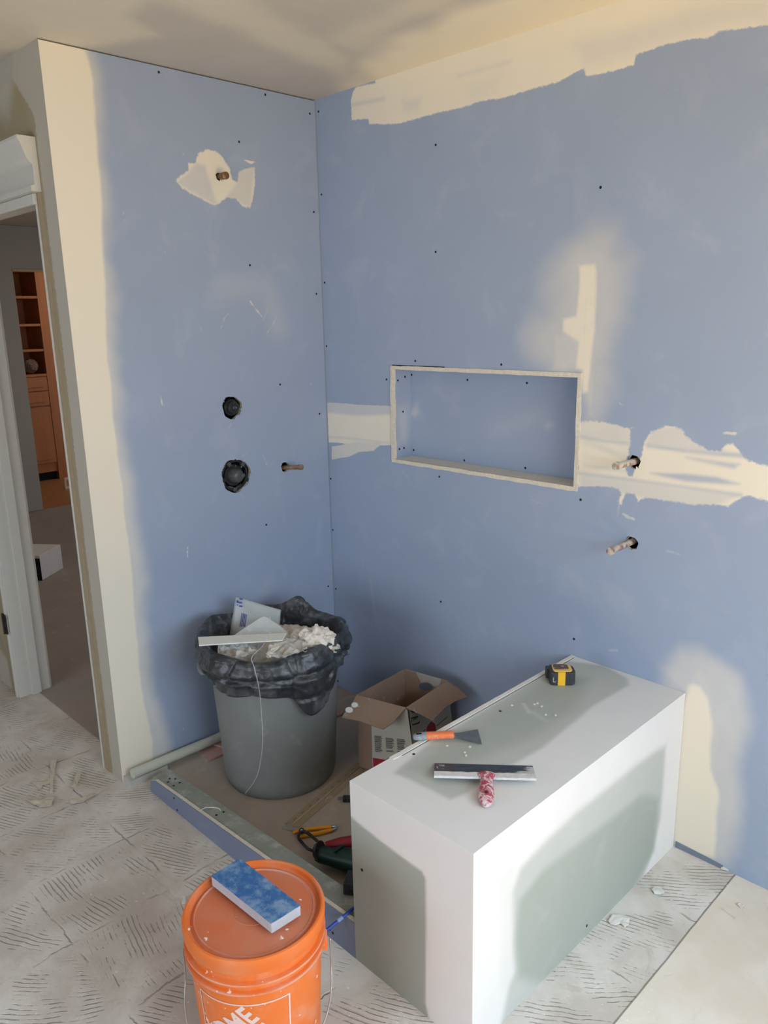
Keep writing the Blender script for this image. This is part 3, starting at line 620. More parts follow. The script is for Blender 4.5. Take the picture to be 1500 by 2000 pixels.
for t in rows:
    for i in range(N):
        a = 2*PI*i/N; L = lip(a); hb = hang(a)
        d = ((math.degrees(a)+180) % 360)-180
        if t < 0.40:
            q = t/0.40; z = 0.33+(L-0.33)*q; r = 0.195+0.030*q**1.5
            if q > 0.8: r += 0.008*((q-0.8)/0.2)
        elif t < 0.5:
            q = (t-0.40)/0.10; z = L+0.007*math.sin(PI*q)-0.006*q; r = 0.233+0.020*q
        else:
            q = (t-0.5)/0.5; z = (L-0.006)+(hb-(L-0.006))*q
            bul = 0.020*math.sin(PI*min(1, q*1.45))**2 if q < 0.69 else 0.0
            r = 0.256+bul-0.022*q+0.010*math.exp(-((q-0.62)/0.07)**2)
            if q > 0.66: r += 0.002
            r += 0.012*math.exp(-((d+3)/20.0)**4)*q
        p = Vector((math.cos(a)*0.25, math.sin(a)*0.25, z*1.5))
        am = 0.016 if t >= 0.5 else 0.013
        tw = 0.5*mn.noise(p*5)
        vq = Vector((p.x*1.0+tw*0.05, p.y*1.0, p.z*0.62+tw*0.05)); d1_ = mn.voronoi(vq*9)[0]; d2_ = mn.voronoi(vq*21+Vector((5, 2, 1)))[0]
        r += 0.010+am*1.3*(0.6-d1_[0])+0.005*(0.5-d2_[0])-0.007*max(0, 0.12-(d1_[1]-d1_[0]))/0.12
        if t > 0.5: r += -0.011*math.exp(-((z-0.492-0.012*math.sin(a*2+1))/0.008)**2)+0.006*math.exp(-((z-0.474-0.012*math.sin(a*2+1))/0.008)**2)
        z += 0.008*mn.noise(p*11+Vector((9, 0, 0)))
        ru = 0.2375 if z < 0.545 else 0.0
        if t >= 0.47: r = max(r, 0.2405 if z > 0.485 else 0.232)
        elif t < 0.4: r = min(r, 0.221 if z < 0.545 else 0.26)
        v.append((r*math.cos(a), r*math.sin(a), z))
m = len(rows)
f = [(i*N+k, i*N+(k+1) % N, (i+1)*N+(k+1) % N, (i+1)*N+k) for i in range(m-1) for k in range(N)]
bag = link_mesh('bin_liner', v, f, M_BAG, None, True, TC)
sm = bag.modifiers.new('t', 'SOLIDIFY'); sm.thickness = 0.0008
tag(bag, 'crumpled black bin liner folded over the rim of the grey can', 'trash bag')
# rubbish
M_PAPER = simple('dusty_paper', (0.62, 0.56, 0.48), 0.9, var=0.2, scale=18, dust=0.35, dcol=(0.80, 0.76, 0.70))
v = []; nn = 90
for i in range(nn+1):
    for k in range(nn):
        rr = 0.198*i/nn; a = 2*PI*k/nn; p = Vector((rr*math.cos(a), rr*math.sin(a), 0))
        z = 0.475+0.035*(1-(i/nn)**2)+fold(p, 14, 0.022)+fold(p+Vector((1, 4, 2)), 34, 0.010)
        v.append((p.x, p.y, z))
f = [(i*nn+k, i*nn+(k+1) % nn, (i+1)*nn+(k+1) % nn, (i+1)*nn+k) for i in range(nn) for k in range(nn)]
heap = link_mesh('plaster_scrap_heap', v, f, M_PAPER, None, False, TC)
tag(heap, 'beige heap of dusty plaster and tape scraps filling the trash can', 'rubbish', kind='stuff')
def sheet(name, c4, nx, ny, mat, bend=0.0, crump=0.0, cs=12, th=0.0006, parent=None, smooth=True):
    c4 = [Vector(c) for c in c4]; nrm = (c4[1]-c4[0]).cross(c4[3]-c4[0]).normalized(); v = []
    for j in range(ny+1):
        for i in range(nx+1):
            s_, t_ = i/nx, j/ny
            p = c4[0].lerp(c4[1], s_).lerp(c4[3].lerp(c4[2], s_), t_)
            p = p+nrm*(bend*math.sin(PI*s_)+fold(p, cs, crump)); v.append(p)
    f = [(j*(nx+1)+i, j*(nx+1)+i+1, (j+1)*(nx+1)+i+1, (j+1)*(nx+1)+i) for j in range(ny) for i in range(nx)]
    o = link_mesh(name, v, f, mat, parent, smooth)
    s_ = o.modifiers.new('t', 'SOLIDIFY'); s_.thickness = th; return o
def clear(name, c, alpha, rough=0.25):
    g = G(name, rough, 0, 0.5); g.col(g.mix(g.noise(12, 4), tuple(x*.85 for x in c), c)); g.b.inputs['Alpha'].default_value = alpha; return g.m
def tp(u, v, x0, n=None):                      # point on a plane through x0 that faces along n
    return atp(u, v, x0, n or (0.70, -0.72, 0.0))
pl = Vector((0.28, -0.50, 0.5))
nrm_ = (0.66, -0.70, 0.28)
ps = empty('plastic_sheet', tp(447, 1262, pl, nrm_), 0, 'clear plastic sheet printed in blue, upright at the back of the can', 'plastic sheet')
def loc_(P, e): return [Vector(p)-e.location for p in P]
ms_ = clear('clear_plastic', (0.60, 0.63, 0.62), 0.62)
sheet('film', loc_([tp(443, 1275, pl, nrm_), tp(540, 1290, pl, nrm_), tp(549, 1191, pl, nrm_), tp(461, 1165, pl, nrm_)], ps), 20, 20, ms_, 0.006, 0.006, 8, parent=ps)
M_INK = simple('blue_ink', (0.05, 0.07, 0.30), 0.6)
ink = MB(); pf = pl+Vector(nrm_).normalized()*0.012
for q in [(462, 1172, 466, 1178), (468, 1168, 474, 1172), (466, 1175, 473, 1179), (467, 1182, 473, 1186), (462, 1180, 465, 1183)]:
    P = [tp(q[0], q[1], pf, nrm_), tp(q[2], q[1]+1, pf, nrm_), tp(q[2], q[3], pf, nrm_), tp(q[0], q[3]-1, pf, nrm_)]
    ink.prism(loc_(P, ps), Vector(nrm_)*-0.0004)
for k in range(4):
    P = [tp(472+k*3, 1197+k, pf, nrm_), tp(473.2+k*3, 1197+k, pf, nrm_), tp(469.2+k*3, 1224, pf, nrm_), tp(468+k*3, 1224, pf, nrm_)]; ink.prism(loc_(P, ps), Vector(nrm_)*-0.0004)
ink.build('blue_print', M_INK, ps)
p2 = Vector((0.40, -0.62, 0.52)); n2 = (0.55, -0.62, 0.62)
P = [tp(*q, p2, n2) for q in ((452, 1245), (480, 1226), (508, 1208), (516, 1205), (524, 1208), (545, 1222), (562, 1236), (575, 1262), (470, 1275), (445, 1255))]
mb = MB().prism(P, (0.0, 0.0, 0.0022)); o = mb.build('cover_sheet', simple('milky_plastic', (0.50, 0.51, 0.49), 0.5, var=0.1, dust=0.3), None, bevel=0.0006)
tag(o, 'milky grey plastic panel with a rounded corner, leaning inside the can', 'plastic panel')
p3 = Vector((0.56, -0.66, 0.545))
def flat(z, l): return [at(u, v_, 'z', z) for u, v_ in l]
st = flat(0.590, [(387, 1246), (560, 1238), (552, 1252), (389, 1262)])
mb = MB().prism(st, (0, 0, 0.004)); o = mb.build('trim_stick', simple('white_stick_paint', (0.80, 0.79, 0.70), 0.5, var=0.05), None, bevel=0.0006)
tag(o, 'flat white trim stick lying across the rim of the can', 'stick')
for i, (zz, q, lab, mt) in enumerate([
    (0.566, [(425, 1262), (470, 1252), (478, 1266), (440, 1280), (428, 1272)], 'crushed grey plastic scrap under the white stick, left in the can', ms_),
    (0.560, [(458, 1290), (472, 1262), (520, 1254), (505, 1276), (480, 1293)], 'folded milky plastic scrap at the front lip of the can', clear('milky_film', (0.66, 0.63, 0.58), 0.8)),
    (0.570, [(520, 1292), (528, 1262), (602, 1250), (600, 1276), (560, 1288)], 'hazy plastic wrapper scrap at the front right of the can', clear('hazy_film', (0.66, 0.62, 0.56), 0.8))]):
    P = flat(zz, q); c = sum(P, Vector())/len(P)
    v = [c]+P; n0 = len(P)
    # refined sheet with crumples
    bm = bmesh.new(); vs = [bm.verts.new(p) for p in P]; bm.faces.new(vs); bmesh.ops.triangulate(bm, faces=bm.faces)
    for _ in range(4): bmesh.ops.subdivide_edges(bm, edges=bm.edges, cuts=1, use_grid_fill=True)
    for w in bm.verts: w.co.z += fold(w.co, 16, 0.022)
    me = bpy.data.meshes.new('plastic_scrap'); bm.to_mesh(me); bm.free(); me.materials.append(mt)
    o = bpy.data.objects.new('plastic_scrap', me); COL.objects.link(o); o.modifiers.new('t', 'SOLIDIFY').thickness = 0.0006
    tag(o, lab, 'plastic scrap', 'plastic scraps in the can')
def crumple(name, c, rad, mat, seed, amp=0.35, label=None, cat=None, group=None, sq=(1, 1, 1), sub=4):
    bm = bmesh.new(); bmesh.ops.create_icosphere(bm, subdivisions=sub, radius=1.0)
    for w in bm.verts:
        p = w.co.copy(); k = 1+fold(p+Vector((seed, seed*2, 0)), 1.6, amp)-amp*0.4+fold(p+Vector((seed, 0, 5)), 4.5, amp*0.35)
        w.co = Vector((p.x*k*rad*sq[0], p.y*k*rad*sq[1], p.z*k*rad*sq[2]))
    me = bpy.data.meshes.new(name); bm.to_mesh(me); bm.free(); me.materials.append(mat)
    o = bpy.data.objects.new(name, me); COL.objects.link(o); o.location = c; tag(o, label, cat, group); return o
M_RAG = simple('cream_rag', (0.74, 0.68, 0.60), 0.9, var=0.1, scale=40, bump=0.3)
crumple('crumpled_paper', at(618, 1252, 'z', 0.560), 0.052, M_RAG, 1.3, 0.5, 'large crumpled cream paper wad at the right inside the can', 'paper', 'paper wads in the can', (1.1, 1.0, 0.85))
crumple('crumpled_paper', at(590, 1245, 'z', 0.555), 0.030, M_RAG, 4.1, 0.6, 'small crumpled cream paper wad left of the large one', 'paper', 'paper wads in the can', (1.2, 1.0, 0.7))
crumple('crumpled_paper', at(640, 1262, 'z', 0.545), 0.030, M_PAPER, 7.7, 0.6, 'tan crumpled paper wad against the right rim of the liner', 'paper', 'paper wads in the can', (1.2, 1.0, 0.6))
M_CHIP = simple('compound_chip', (0.80, 0.74, 0.64), 0.9, var=0.08)
def chip(pts, z, th, label, cat='chip', group=None, name='compound_chip', mat=None, curl=0.0, ridge=0):
    P = flat(z, pts); c = sum(P, Vector())/len(P)
    bm = bmesh.new(); vs = [bm.verts.new(p-c) for p in P]; fc = bm.faces.new(vs)
    if fc.normal.z < 0: fc.normal_flip()
    bmesh.ops.triangulate(bm, faces=bm.faces)
    for _ in range(2): bmesh.ops.subdivide_edges(bm, edges=bm.edges, cuts=1, use_grid_fill=True)
    for w in bm.verts: w.co.z += abs(mn.noise((w.co+c)*40))*curl
    r = bmesh.ops.extrude_face_region(bm, geom=list(bm.faces)); bmesh.ops.translate(bm, verts=[e for e in r['geom'] if isinstance(e, bmesh.types.BMVert)], vec=(0, 0, th))
    bmesh.ops.recalc_face_normals(bm, faces=bm.faces)
    me = bpy.data.meshes.new(name); bm.to_mesh(me); bm.free(); me.materials.append(mat or M_CHIP)
    o = bpy.data.objects.new(name, me); COL.objects.link(o); o.location = c; return tag(o, label, cat, group)
for q in [((528, 1272), (536, 1262), (544, 1260), (546, 1265), (536, 1274), (530, 1280)), ((520, 1278), (528, 1272), (534, 1280), (526, 1284))]:
    chip(q, 0.582, 0.003, 'curled cream compound chip on the rubbish, %s of two' % ('right' if q[0][0] == 528 else 'left'), group='compound chips in the can', curl=0.006)
# thin clear strap hanging down the front of the can
pts = []
for u, v_, dr in [(527, 1205, 0.0), (525, 1238, 0.0), (515, 1262, 0.0), (478, 1288, 0.0)]: pts.append(at(u, v_, 'z', 0.605))
strap = [at(527, 1203, 'z', 0.64), at(525, 1238, 'z', 0.61), at(512, 1262, 'z', 0.60), at(492, 1284, 'z', 0.588)]
def on_can(u, v_, r):                          # where the line of sight meets the standing cylinder of the can
    d = ray(u, v_); o_ = CAM-TC; A_ = d.x**2+d.y**2; B_ = 2*(o_.x*d.x+o_.y*d.y); C_ = o_.x**2+o_.y**2-r*r
    D_ = B_*B_-4*A_*C_; t = (-B_-math.sqrt(max(D_, 0)))/(2*A_); return CAM+d*t
strap += [on_can(497, 1305, 0.294), on_can(505, 1340, 0.283), on_can(509, 1370, 0.262), on_can(511, 1400, 0.236), on_can(513, 1440, 0.232), on_can(510, 1480, 0.226), on_can(500, 1520, 0.217), on_can(478, 1551, 0.212)]
sp_ = []
for i in range(len(strap)-1):
    p0 = strap[max(i-1, 0)]; p1 = strap[i]; p2_ = strap[i+1]; p3_ = strap[min(i+2, len(strap)-1)]
    for k in range(6):
        t = k/6; sp_.append(0.5*((2*p1)+(p2_-p0)*t+(2*p0-5*p1+4*p2_-p3_)*t*t+(-p0+3*p1-3*p2_+p3_)*t**3))
sp_.append(strap[-1])
o = MB().tube(sp_, 0.0013, 6).build('plastic_thread', clear('clear_thread', (0.8, 0.8, 0.78), 0.4), None, smooth=True)
tag(o, 'thin clear plastic thread trailing down the front of the grey can', 'thread')

# ================================================================= PIPE STUBS AND VALVES
g = G('old_copper', 0.38, 0.75); n = g.noise(40, 4)
g.col(g.mix(g.step(n, 0.35, 0.7), (0.30, 0.16, 0.09), (0.52, 0.34, 0.22))); M_COPPER = g.m
g = G('mud_splashed_copper', 0.5, 0.5); n = g.noise(45, 4)
g.col(g.mix(g.step(n, 0.4, 0.6), (0.36, 0.22, 0.15), (0.72, 0.66, 0.58))); M_COPM = g.m
M_BRASS = simple('aged_brass', (0.20, 0.115, 0.055), 0.4, 0.8, var=0.25, scale=50)
def stub(base, tip, r, rc, lab, mat, mcap, cl=0.014):
    base = Vector(base); tip = Vector(tip); d = (tip-base).normalized()
    e = empty('pipe_stub', base, 0, lab, 'pipe', 'capped pipe stubs in the walls')
    MB().tube([-d*0.05, tip-base-d*cl*0.6], r, 20).build('pipe', mat, e, auto=0.8)
    MB().tube([tip-base-d*cl, tip-base-d*0.001, tip-base], [rc, rc, rc*0.72], 20).build('cap', mcap, e, auto=0.5)
    return e
# the tips are set square to the wall, the lengths follow the photograph
stub(Vector((0, *A([(428, 345)])[0])), Vector((0.055, -0.462, 2.119)), 0.0095, 0.0125, 'dark brass capped shower arm stub high in the left wall', M_BRASS, M_BRASS, 0.022)
stub(Vector((0, *A([(558, 913)])[0])), Vector((0.085, -0.212, 1.060)), 0.0095, 0.0115, 'copper capped stub beside the lower valve hole, left wall', M_COPPER, M_COPPER)
stub(Vector((1.388, 0, 1.2010)), Vector((1.388, -0.105, 1.2030)), 0.0098, 0.0118, 'upper copper stub right of the niche, in the white compound band', M_COPM, M_COPM)
stub(Vector((1.392, 0, 0.9530)), Vector((1.386, -0.110, 0.9480)), 0.0098, 0.0120, 'lower copper stub in plain blue board below the compound band', M_COPM, M_COPM)
M_GREYP = simple('grey_plastic', (0.075, 0.078, 0.08), 0.35, var=0.1)
y1, z1, r1 = hA[0]
e = empty('shower_valve', (0, y1, z1), 0, 'small black round valve cartridge in the upper hole, left wall', 'valve', 'valves in the left wall')
def xt(pts, r, n=28, dy=0, dz=0): return MB().tube([(x_, dy, dz) for x_ in pts], r, n)
xt([-0.06, -0.004, -0.001], [0.031, 0.031, 0.029]).build('collar', M_BPLASTIC, e, auto=0.5)
xt([-0.01, 0.012, 0.016], [0.024, 0.024, 0.020]).build('cartridge', M_BPLASTIC, e, auto=0.5)
xt([0.014, 0.020, 0.022], [0.010, 0.009, 0.006]).build('stem', simple('dark_steel', (0.10, 0.10, 0.10), 0.2, 0.8), e, auto=0.5)
xt([0.021, 0.0245], [0.0028, 0.0024], 12, 0.003, 0.001).build('stem_screw', M_STEEL, e, auto=0.5)
y2, z2, r2 = hA[1]
e = empty('shower_valve', (0, y2, z2), 0, 'larger mixing valve with grey cap in the lower ragged hole', 'valve', 'valves in the left wall')
MB().lathe([(0.060, -0.004), (0.060, 0.004), (0.052, 0.004), (0.052, -0.004)], 40, closed=True).build('ring', M_BPLASTIC, e, auto=0.6)
bpy.data.objects[e.children[0].name].rotation_euler = (0, PI/2, 0); e.children[0].location = (-0.012, 0, 0)
xt([-0.06, -0.016], [0.044, 0.041]).build('valve_body', M_BPLASTIC, e, auto=0.5)
xt([-0.02, 0.010, 0.022, 0.026], [0.029, 0.027, 0.021, 0.012]).build('cap', M_GREYP, e, auto=0.4)
MB().box((0.012, 0.004, -0.004), (0.034, 0.020, 0.010)).build('stop_lever', M_GREYP, e, bevel=0.003)
for k in range(5):
    a = k*2*PI/5+0.5; c_, s_ = math.cos(a), math.sin(a)
    MB().box((-0.012, -0.007, 0.046), (0.001, 0.007, 0.0615), Matrix.Rotation(a, 4, 'X')).build('lug', M_BPLASTIC if k % 2 else M_GREYP, e, bevel=0.001)
for k in (0.7, 3.4): xt([-0.016, -0.009], [0.0035, 0.003], 10, 0.044*math.cos(k), 0.044*math.sin(k)).build('screw', M_STEEL, e, auto=0.5)
for k, l in ((1, 0.02), (-1, 0.02)): MB().tube([(-0.02, -0.02*k, -0.042), (-0.010, 0.0, -0.052), (-0.014, 0.030*k, -0.040)], 0.004, 8).build('clip', M_GREYP, e, smooth=True)

# ================================================================= CARDBOARD BOX
bl = [Vector((0.562, -0.387, 0.30)), Vector((0.759, -0.334, 0.30)), Vector((0.729, -0.080, 0.30)), Vector((0.542, -0.116, 0.30))]   # left, front, right, back corners
bb = [Vector((p.x, p.y, 0.005)) for p in bl]
g = G('brown_cardboard', 0.85, 0, 0.2); n = g.noise(9, 5, 0.6)
c_ = g.mix(n, (0.25, 0.170, 0.120), (0.35, 0.245, 0.180)); c_ = g.mix(g.math('MULTIPLY', g.step(g.noise(22, 5, 0.7, 1.0), 0.60, 0.70), 0.55), c_, (0.62, 0.57, 0.52)); g.col(c_)
M_CARD = g.m
M_PRINT = simple('offwhite_box_print', (0.50, 0.47, 0.40), 0.7, var=0.1, scale=10)
M_RED = simple('red_box_print', (0.34, 0.025, 0.035), 0.6, var=0.1)
M_BLK = simple('black_box_print', (0.045, 0.042, 0.045), 0.7)
box = empty('cardboard_box', (0.65, -0.24, 0.004), 0, 'open brown and white cardboard carton behind the bench, flaps folded out', 'box')
BO = box.location
def panel(i, j, holes=(), topz=None):
    a, b, c, d = bb[i], bb[j], bl[j], bl[i]; inn = (sum(bl, Vector())/4-(a+b)/2); inn.z = 0; inn.normalize()
    return plate('side_panel', [a, b, c, d], holes, inn*0.0035, M_CARD, box)
panel(0, 1); panel(1, 2); panel(3, 0)
npn = (bl[3]-bl[2]).cross(Vector((0, 0, 1))).normalized()
hole = [atp(822+17*math.cos(a), 1337+9*math.sin(a)+7, bl[2], npn) for a in [2*PI*k/16 for k in range(16)]]
hole = [atp(832+15*math.cos(a), 1341+8*math.sin(a), bl[2], npn) for a in [2*PI*k/16 for k in range(16)]]
hole = [h_ for h_ in hole]
panel(2, 3, [hole] if all(h_.z < 0.297 for h_ in hole) else [])
plate('bottom_panel', bb, [], (0, 0, 0.004), M_CARD, box)
outLF = Vector((0.26, -0.966, 0)); outFR = Vector((0.993, 0.117, 0)); outFR = (bl[2]-bl[1]).cross(Vector((0, 0, 1))).normalized(); outLF = (bl[1]-bl[0]).cross(Vector((0, 0, 1))).normalized()
def flap(p, q, out, ang_, px, holes=()):
    d = out*math.cos(ang_)-Vector((0, 0, 1))*math.sin(ang_); nrm = (q-p).cross(d).normalized()
    if nrm.z < 0: nrm = -nrm
    P = [p, q]+[atp(u, v_, p, nrm) for u, v_ in px]
    H_ = [[atp(u+du*math.cos(t)-0*du, v_+dv*math.sin(t), p, nrm) for t in [2*PI*k/12 for k in range(12)]] for u, v_, du, dv in holes]
    return plate('flap', P, H_, nrm*0.0032, M_CARD, box)
flap(bl[0], bl[1], outLF, math.radians(28), [(781, 1397), (768, 1412), (749, 1425), (735, 1421), (702, 1409), (668, 1402), (673, 1394), (684, 1384)])
flap(bl[1], bl[2], outFR, math.radians(25), [(895, 1345), (913, 1362), (888, 1371), (868, 1384), (845, 1408), (822, 1396)])
outR = (bl[3]-bl[2]).cross(Vector((0, 0, 1))).normalized(); outL = (bl[0]-bl[3]).cross(Vector((0, 0, 1))).normalized()
up3 = Vector((0, 0, 1))
plate('flap', [bl[3]+up3*.0005, bl[2]+up3*.0005, bl[2]+outR*0.03-up3*0.03, bl[2].lerp(bl[3], .3)+outR*0.055-up3*0.05, bl[3]+outR*0.05-up3*0.045], [], outR*0.003+up3*.002, M_CARD, box)
plate('flap', [bl[0]+up3*.0005, bl[3]+up3*.0005, bl[3]+outL*0.025-up3*0.085, bl[0]+outL*0.022-up3*0.085], [], outL*0.003, M_CARD, box)
M_TAPE = clear('packing_tape', (0.62, 0.56, 0.50), 0.55, 0.2)
inn3 = -outR*0.006
tl = [atp(u, v_, bl[2]+inn3, npn) for u, v_ in [(812, 1312), (862, 1326), (858, 1345), (846, 1340), (836, 1331), (822, 1333)]]
plate('packing_tape', tl, [], -outR*0.0005, M_TAPE, box)
for u, v_, r_ in [(693, 1377, 6.5), (682, 1387, 7.5)]:                 # white blobs on the left flap
    d = outLF*math.cos(math.radians(28))-up3*math.sin(math.radians(28)); nrm = (bl[1]-bl[0]).cross(d).normalized(); nrm = nrm if nrm.z > 0 else -nrm
    plate('compound_blob', [atp(u+r_*math.cos(t), v_+r_*0.75*math.sin(t), bl[0]+nrm*0.0035, nrm) for t in [2*PI*k/14 for k in range(14)]], [], nrm*0.002, simple('blob_white', (0.80, 0.79, 0.75)), box)
def decal(name, i, out, px, mat, lift=0.0006):
    o_ = bl[i]+out*lift; return plate(name, [atp(u, v_, o_, out) for u, v_ in px], [], out*-0.0004, mat, box)
decal('white_print', 0, outLF, [(725, 1395), (727, 1480), (731, 1540), (815, 1540), (806, 1460), (795, 1386), (770, 1379)], M_PRINT)
decal('red_print', 0, outLF, [(728, 1480), (752, 1484), (765, 1478), (770, 1488), (770, 1520), (731, 1520)], M_RED, 0.0011)
decal('white_print', 1, outFR, [(797, 1385), (808, 1470), (815, 1530), (895, 1500), (882, 1400), (874, 1334)], M_PRINT)
decal('black_print', 1, outFR, [(797.5, 1387), (799, 1387), (806.5, 1458), (805, 1458)], M_BLK, 0.0011)
decal('red_print', 1, outFR, [(832, 1434), (834, 1420), (842, 1409), (850, 1414), (853, 1434)], M_RED, 0.0011)
lines = MB()
def dl(mb, i, out, px, lift=0.0011): mb.prism([p-BO for p in [atp(u, v_, bl[i]+out*lift, out) for u, v_ in px]], out*-0.0004)
for cx0, cy0, w_, nl in ((731, 1437, 17, 15), (753, 1441, 17, 13), (775, 1443, 18, 14)):
    for k in range(nl):
        r_ = random.random(); yy = cy0+k*2.15
        if k == 10 and nl < 15: continue
        dl(lines, 0, outLF, [(cx0+k*.12, yy), (cx0+w_*(0.75+0.25*r_), yy+w_*.06), (cx0+w_*(0.75+0.25*r_), yy+1.1+w_*.06), (cx0+k*.12, yy+1.1)])
lines.build('small_print', M_BLK, box)
for q in ([(803, 1402), (817, 1398), (817, 1400.5), (803, 1404.5)], [(805, 1413), (807, 1414.5), (817, 1411), (820, 1408), (820, 1411), (817, 1414), (806, 1417)], [(802, 1387), (805, 1385), (807, 1389), (812, 1392), (806, 1392), (803, 1390)],
          [(808, 1435), (826, 1429), (831, 1424), (831, 1425.5), (826, 1430.5), (808, 1437)], [(808, 1440), (830, 1433), (830, 1434.5), (808, 1442)], [(808, 1444.5), (820, 1440), (820, 1441.5), (808, 1446)],
          [(852, 1418), (874, 1399), (874, 1400.3), (852, 1419.5)]): 
    lines = MB(); dl(lines, 1, outFR, q); lines.build('ruled_print', M_BLK, box)
def text_mesh(body, size, offset=0.0, space=1.0):
    cu = bpy.data.curves.new('t', 'FONT'); cu.body = body; cu.size = size; cu.offset = offset; cu.space_character = space; cu.resolution_u = 4
    o_ = bpy.data.objects.new('t', cu); COL.objects.link(o_); bpy.context.view_layer.update()
    me = bpy.data.meshes.new_from_object(o_.evaluated_get(bpy.context.evaluated_depsgraph_get()))
    bpy.data.objects.remove(o_); bpy.data.curves.remove(cu)
    vs = [v_.co.copy() for v_ in me.vertices]; fs = [tuple(p.vertices) for p in me.polygons]; bpy.data.meshes.remove(me); return vs, fs
vs, fs = text_mesh('SYNC', 0.018, 0.0006)
o0 = atp(803, 1411, bl[1]+outFR*0.0011, outFR); xd = (bl[2]-bl[1]).normalized()
tv = [o0-BO+xd*p.x*0.85+up3*p.y*0.62 for p in vs]; MB().add(tv, fs).build('lettering', M_BLK, box)

# ================================================================= ORANGE BUCKET
BC = Vector((1.236, -1.317, 0.0))
g = G('orange_pail_plastic', 0.42, 0, 0.4); n = g.noise(14, 5, 0.65)
c_ = g.mix(g.noise(5, 3), (0.74, 0.155, 0.022), (0.82, 0.20, 0.035))
c_ = g.mix(g.math('MULTIPLY', g.step(n, 0.42, 0.75), 0.35), c_, (0.70, 0.45, 0.36))
zz = g.sep()[2]; led = None
for z0 in (0.2925, 0.3165, 0.2868, 0.3120):
    q = g.step(g.math('ABSOLUTE', g.math('SUBTRACT', zz, z0)), 0.0022, 0.0010); led = q if led is None else g.math('MAXIMUM', led, q)
c_ = g.mix(g.math('MULTIPLY', g.math('MULTIPLY', led, 0.7), g.step(g.noise(9, 4), 0.3, 0.6)), c_, (0.72, 0.50, 0.42))
spk = g.step(g.noise(60, 2, 0.5), 0.70, 0.73); c_ = g.mix(g.math('MULTIPLY', spk, 0.9), c_, (0.88, 0.80, 0.74)); g.col(c_); M_OR = g.m
g = G('dusty_orange_lid', 0.6, 0, 0.3)
c_ = g.mix(g.step(g.noise(7, 5, 0.6), 0.3, 0.8), (0.64, 0.165, 0.065), (0.60, 0.24, 0.15))
sq_ = g.sep(); rr_ = g.math('SQRT', g.math('ADD', g.math('MULTIPLY', sq_[0], sq_[0]), g.math('MULTIPLY', sq_[1], sq_[1])))
c_ = g.mix(g.step(rr_, 0.134, 0.144), c_, g.mix(g.step(g.noise(10, 4), 0.4, 0.8), (0.76, 0.17, 0.03), (0.74, 0.27, 0.13)))
rg_ = g.math('MULTIPLY', g.step(g.math('ABSOLUTE', g.math('SUBTRACT', rr_, 0.1295)), 0.003, 0.001), g.step(g.noise(12, 4), 0.42, 0.58)); c_ = g.mix(g.math('MULTIPLY', rg_, 0.6), c_, (0.72, 0.42, 0.34))
spk = g.step(g.noise(48, 2, 0.5), 0.715, 0.74); c_ = g.mix(spk, c_, (0.88, 0.82, 0.76)); g.col(c_); M_LID = g.m
bkt = empty('bucket', BC, 0, 'orange plastic five gallon bucket with lid, in the foreground', 'bucket')
MB().lathe([(0, 0), (0.128, 0), (0.131, 0.004), (0.1455, 0.285), (0.1455, 0.287), (0.1545, 0.289), (0.155, 0.2935), (0.1450, 0.296), (0.1450, 0.311), (0.1550, 0.3135), (0.1552, 0.318), (0.1450, 0.320), (0.147, 0.345), (0.140, 0.345), (0.126, 0.006), (0, 0.006)], 96).build('pail', M_OR, bkt, auto=0.5)
MB().lathe([(0.1475, 0.345), (0.1535, 0.343), (0.1545, 0.347), (0.1560, 0.363), (0.1560, 0.371), (0.153, 0.3765), (0.149, 0.3775), (0.1455, 0.375), (0.143, 0.366), (0.1385, 0.3645), (0.1355, 0.3665), (0.131, 0.3685), (0.128, 0.3658), (0.060, 0.3660), (0.0, 0.3660), (0.0, 0.361), (0.1475, 0.361)], 96).build('lid', M_LID, bkt, auto=0.5)
MB().lathe([(0.0435, 0.3660), (0.0445, 0.3668), (0.0455, 0.3660)], 40).build('moulded_ring', M_LID, bkt)
M_WIRE = simple('zinc_wire', (0.42, 0.42, 0.40), 0.4, 0.7, dust=0.3, scale=50)
aC = math.atan2(CAM.y-BC.y, CAM.x-BC.x)       # the ears sit left and right as seen in the photograph
earL, earR = aC-math.radians(100), aC+math.radians(84)
for a in (earL, earR):
    Mx = Matrix.Rotation(a, 4, 'Z'); MB().box((0.144, -0.016, 0.255), (0.158, 0.016, 0.286), Mx).build('ear', M_OR, bkt, bevel=0.003)
pts = []
pL = Vector((0.163*math.cos(earL), 0.163*math.sin(earL), 0.272)); pR = Vector((0.163*math.cos(earR), 0.163*math.sin(earR), 0.272))
kp = [(0, 0), (0.0, -0.045), (0.015, -0.085), (0.11, -0.125), (0.25, -0.155), (0.4, -0.172), (0.5, -0.176)]; kp = kp+[(1-a_, d_) for a_, d_ in reversed(kp[:-1])]
for i in range(len(kp)-1):
    q0, q1, q2, q3 = kp[max(i-1, 0)], kp[i], kp[i+1], kp[min(i+2, len(kp)-1)]
    for k in range(6):
        t = k/6; cr = lambda n_: 0.5*((2*q1[n_])+(q2[n_]-q0[n_])*t+(2*q0[n_]-5*q1[n_]+4*q2[n_]-q3[n_])*t*t+(-q0[n_]+3*q1[n_]-3*q2[n_]+q3[n_])*t**3)
        a = earL+(earR-earL)*cr(0); rr = 0.164+0.004*math.sin(PI*cr(0)); pts.append((rr*math.cos(a), rr*math.sin(a), 0.272+cr(1)))
pts.append((0.164*math.cos(earR), 0.164*math.sin(earR), 0.272))
MB().tube(pts, 0.0019, 8).build('bail_handle', M_WIRE, bkt, smooth=True)
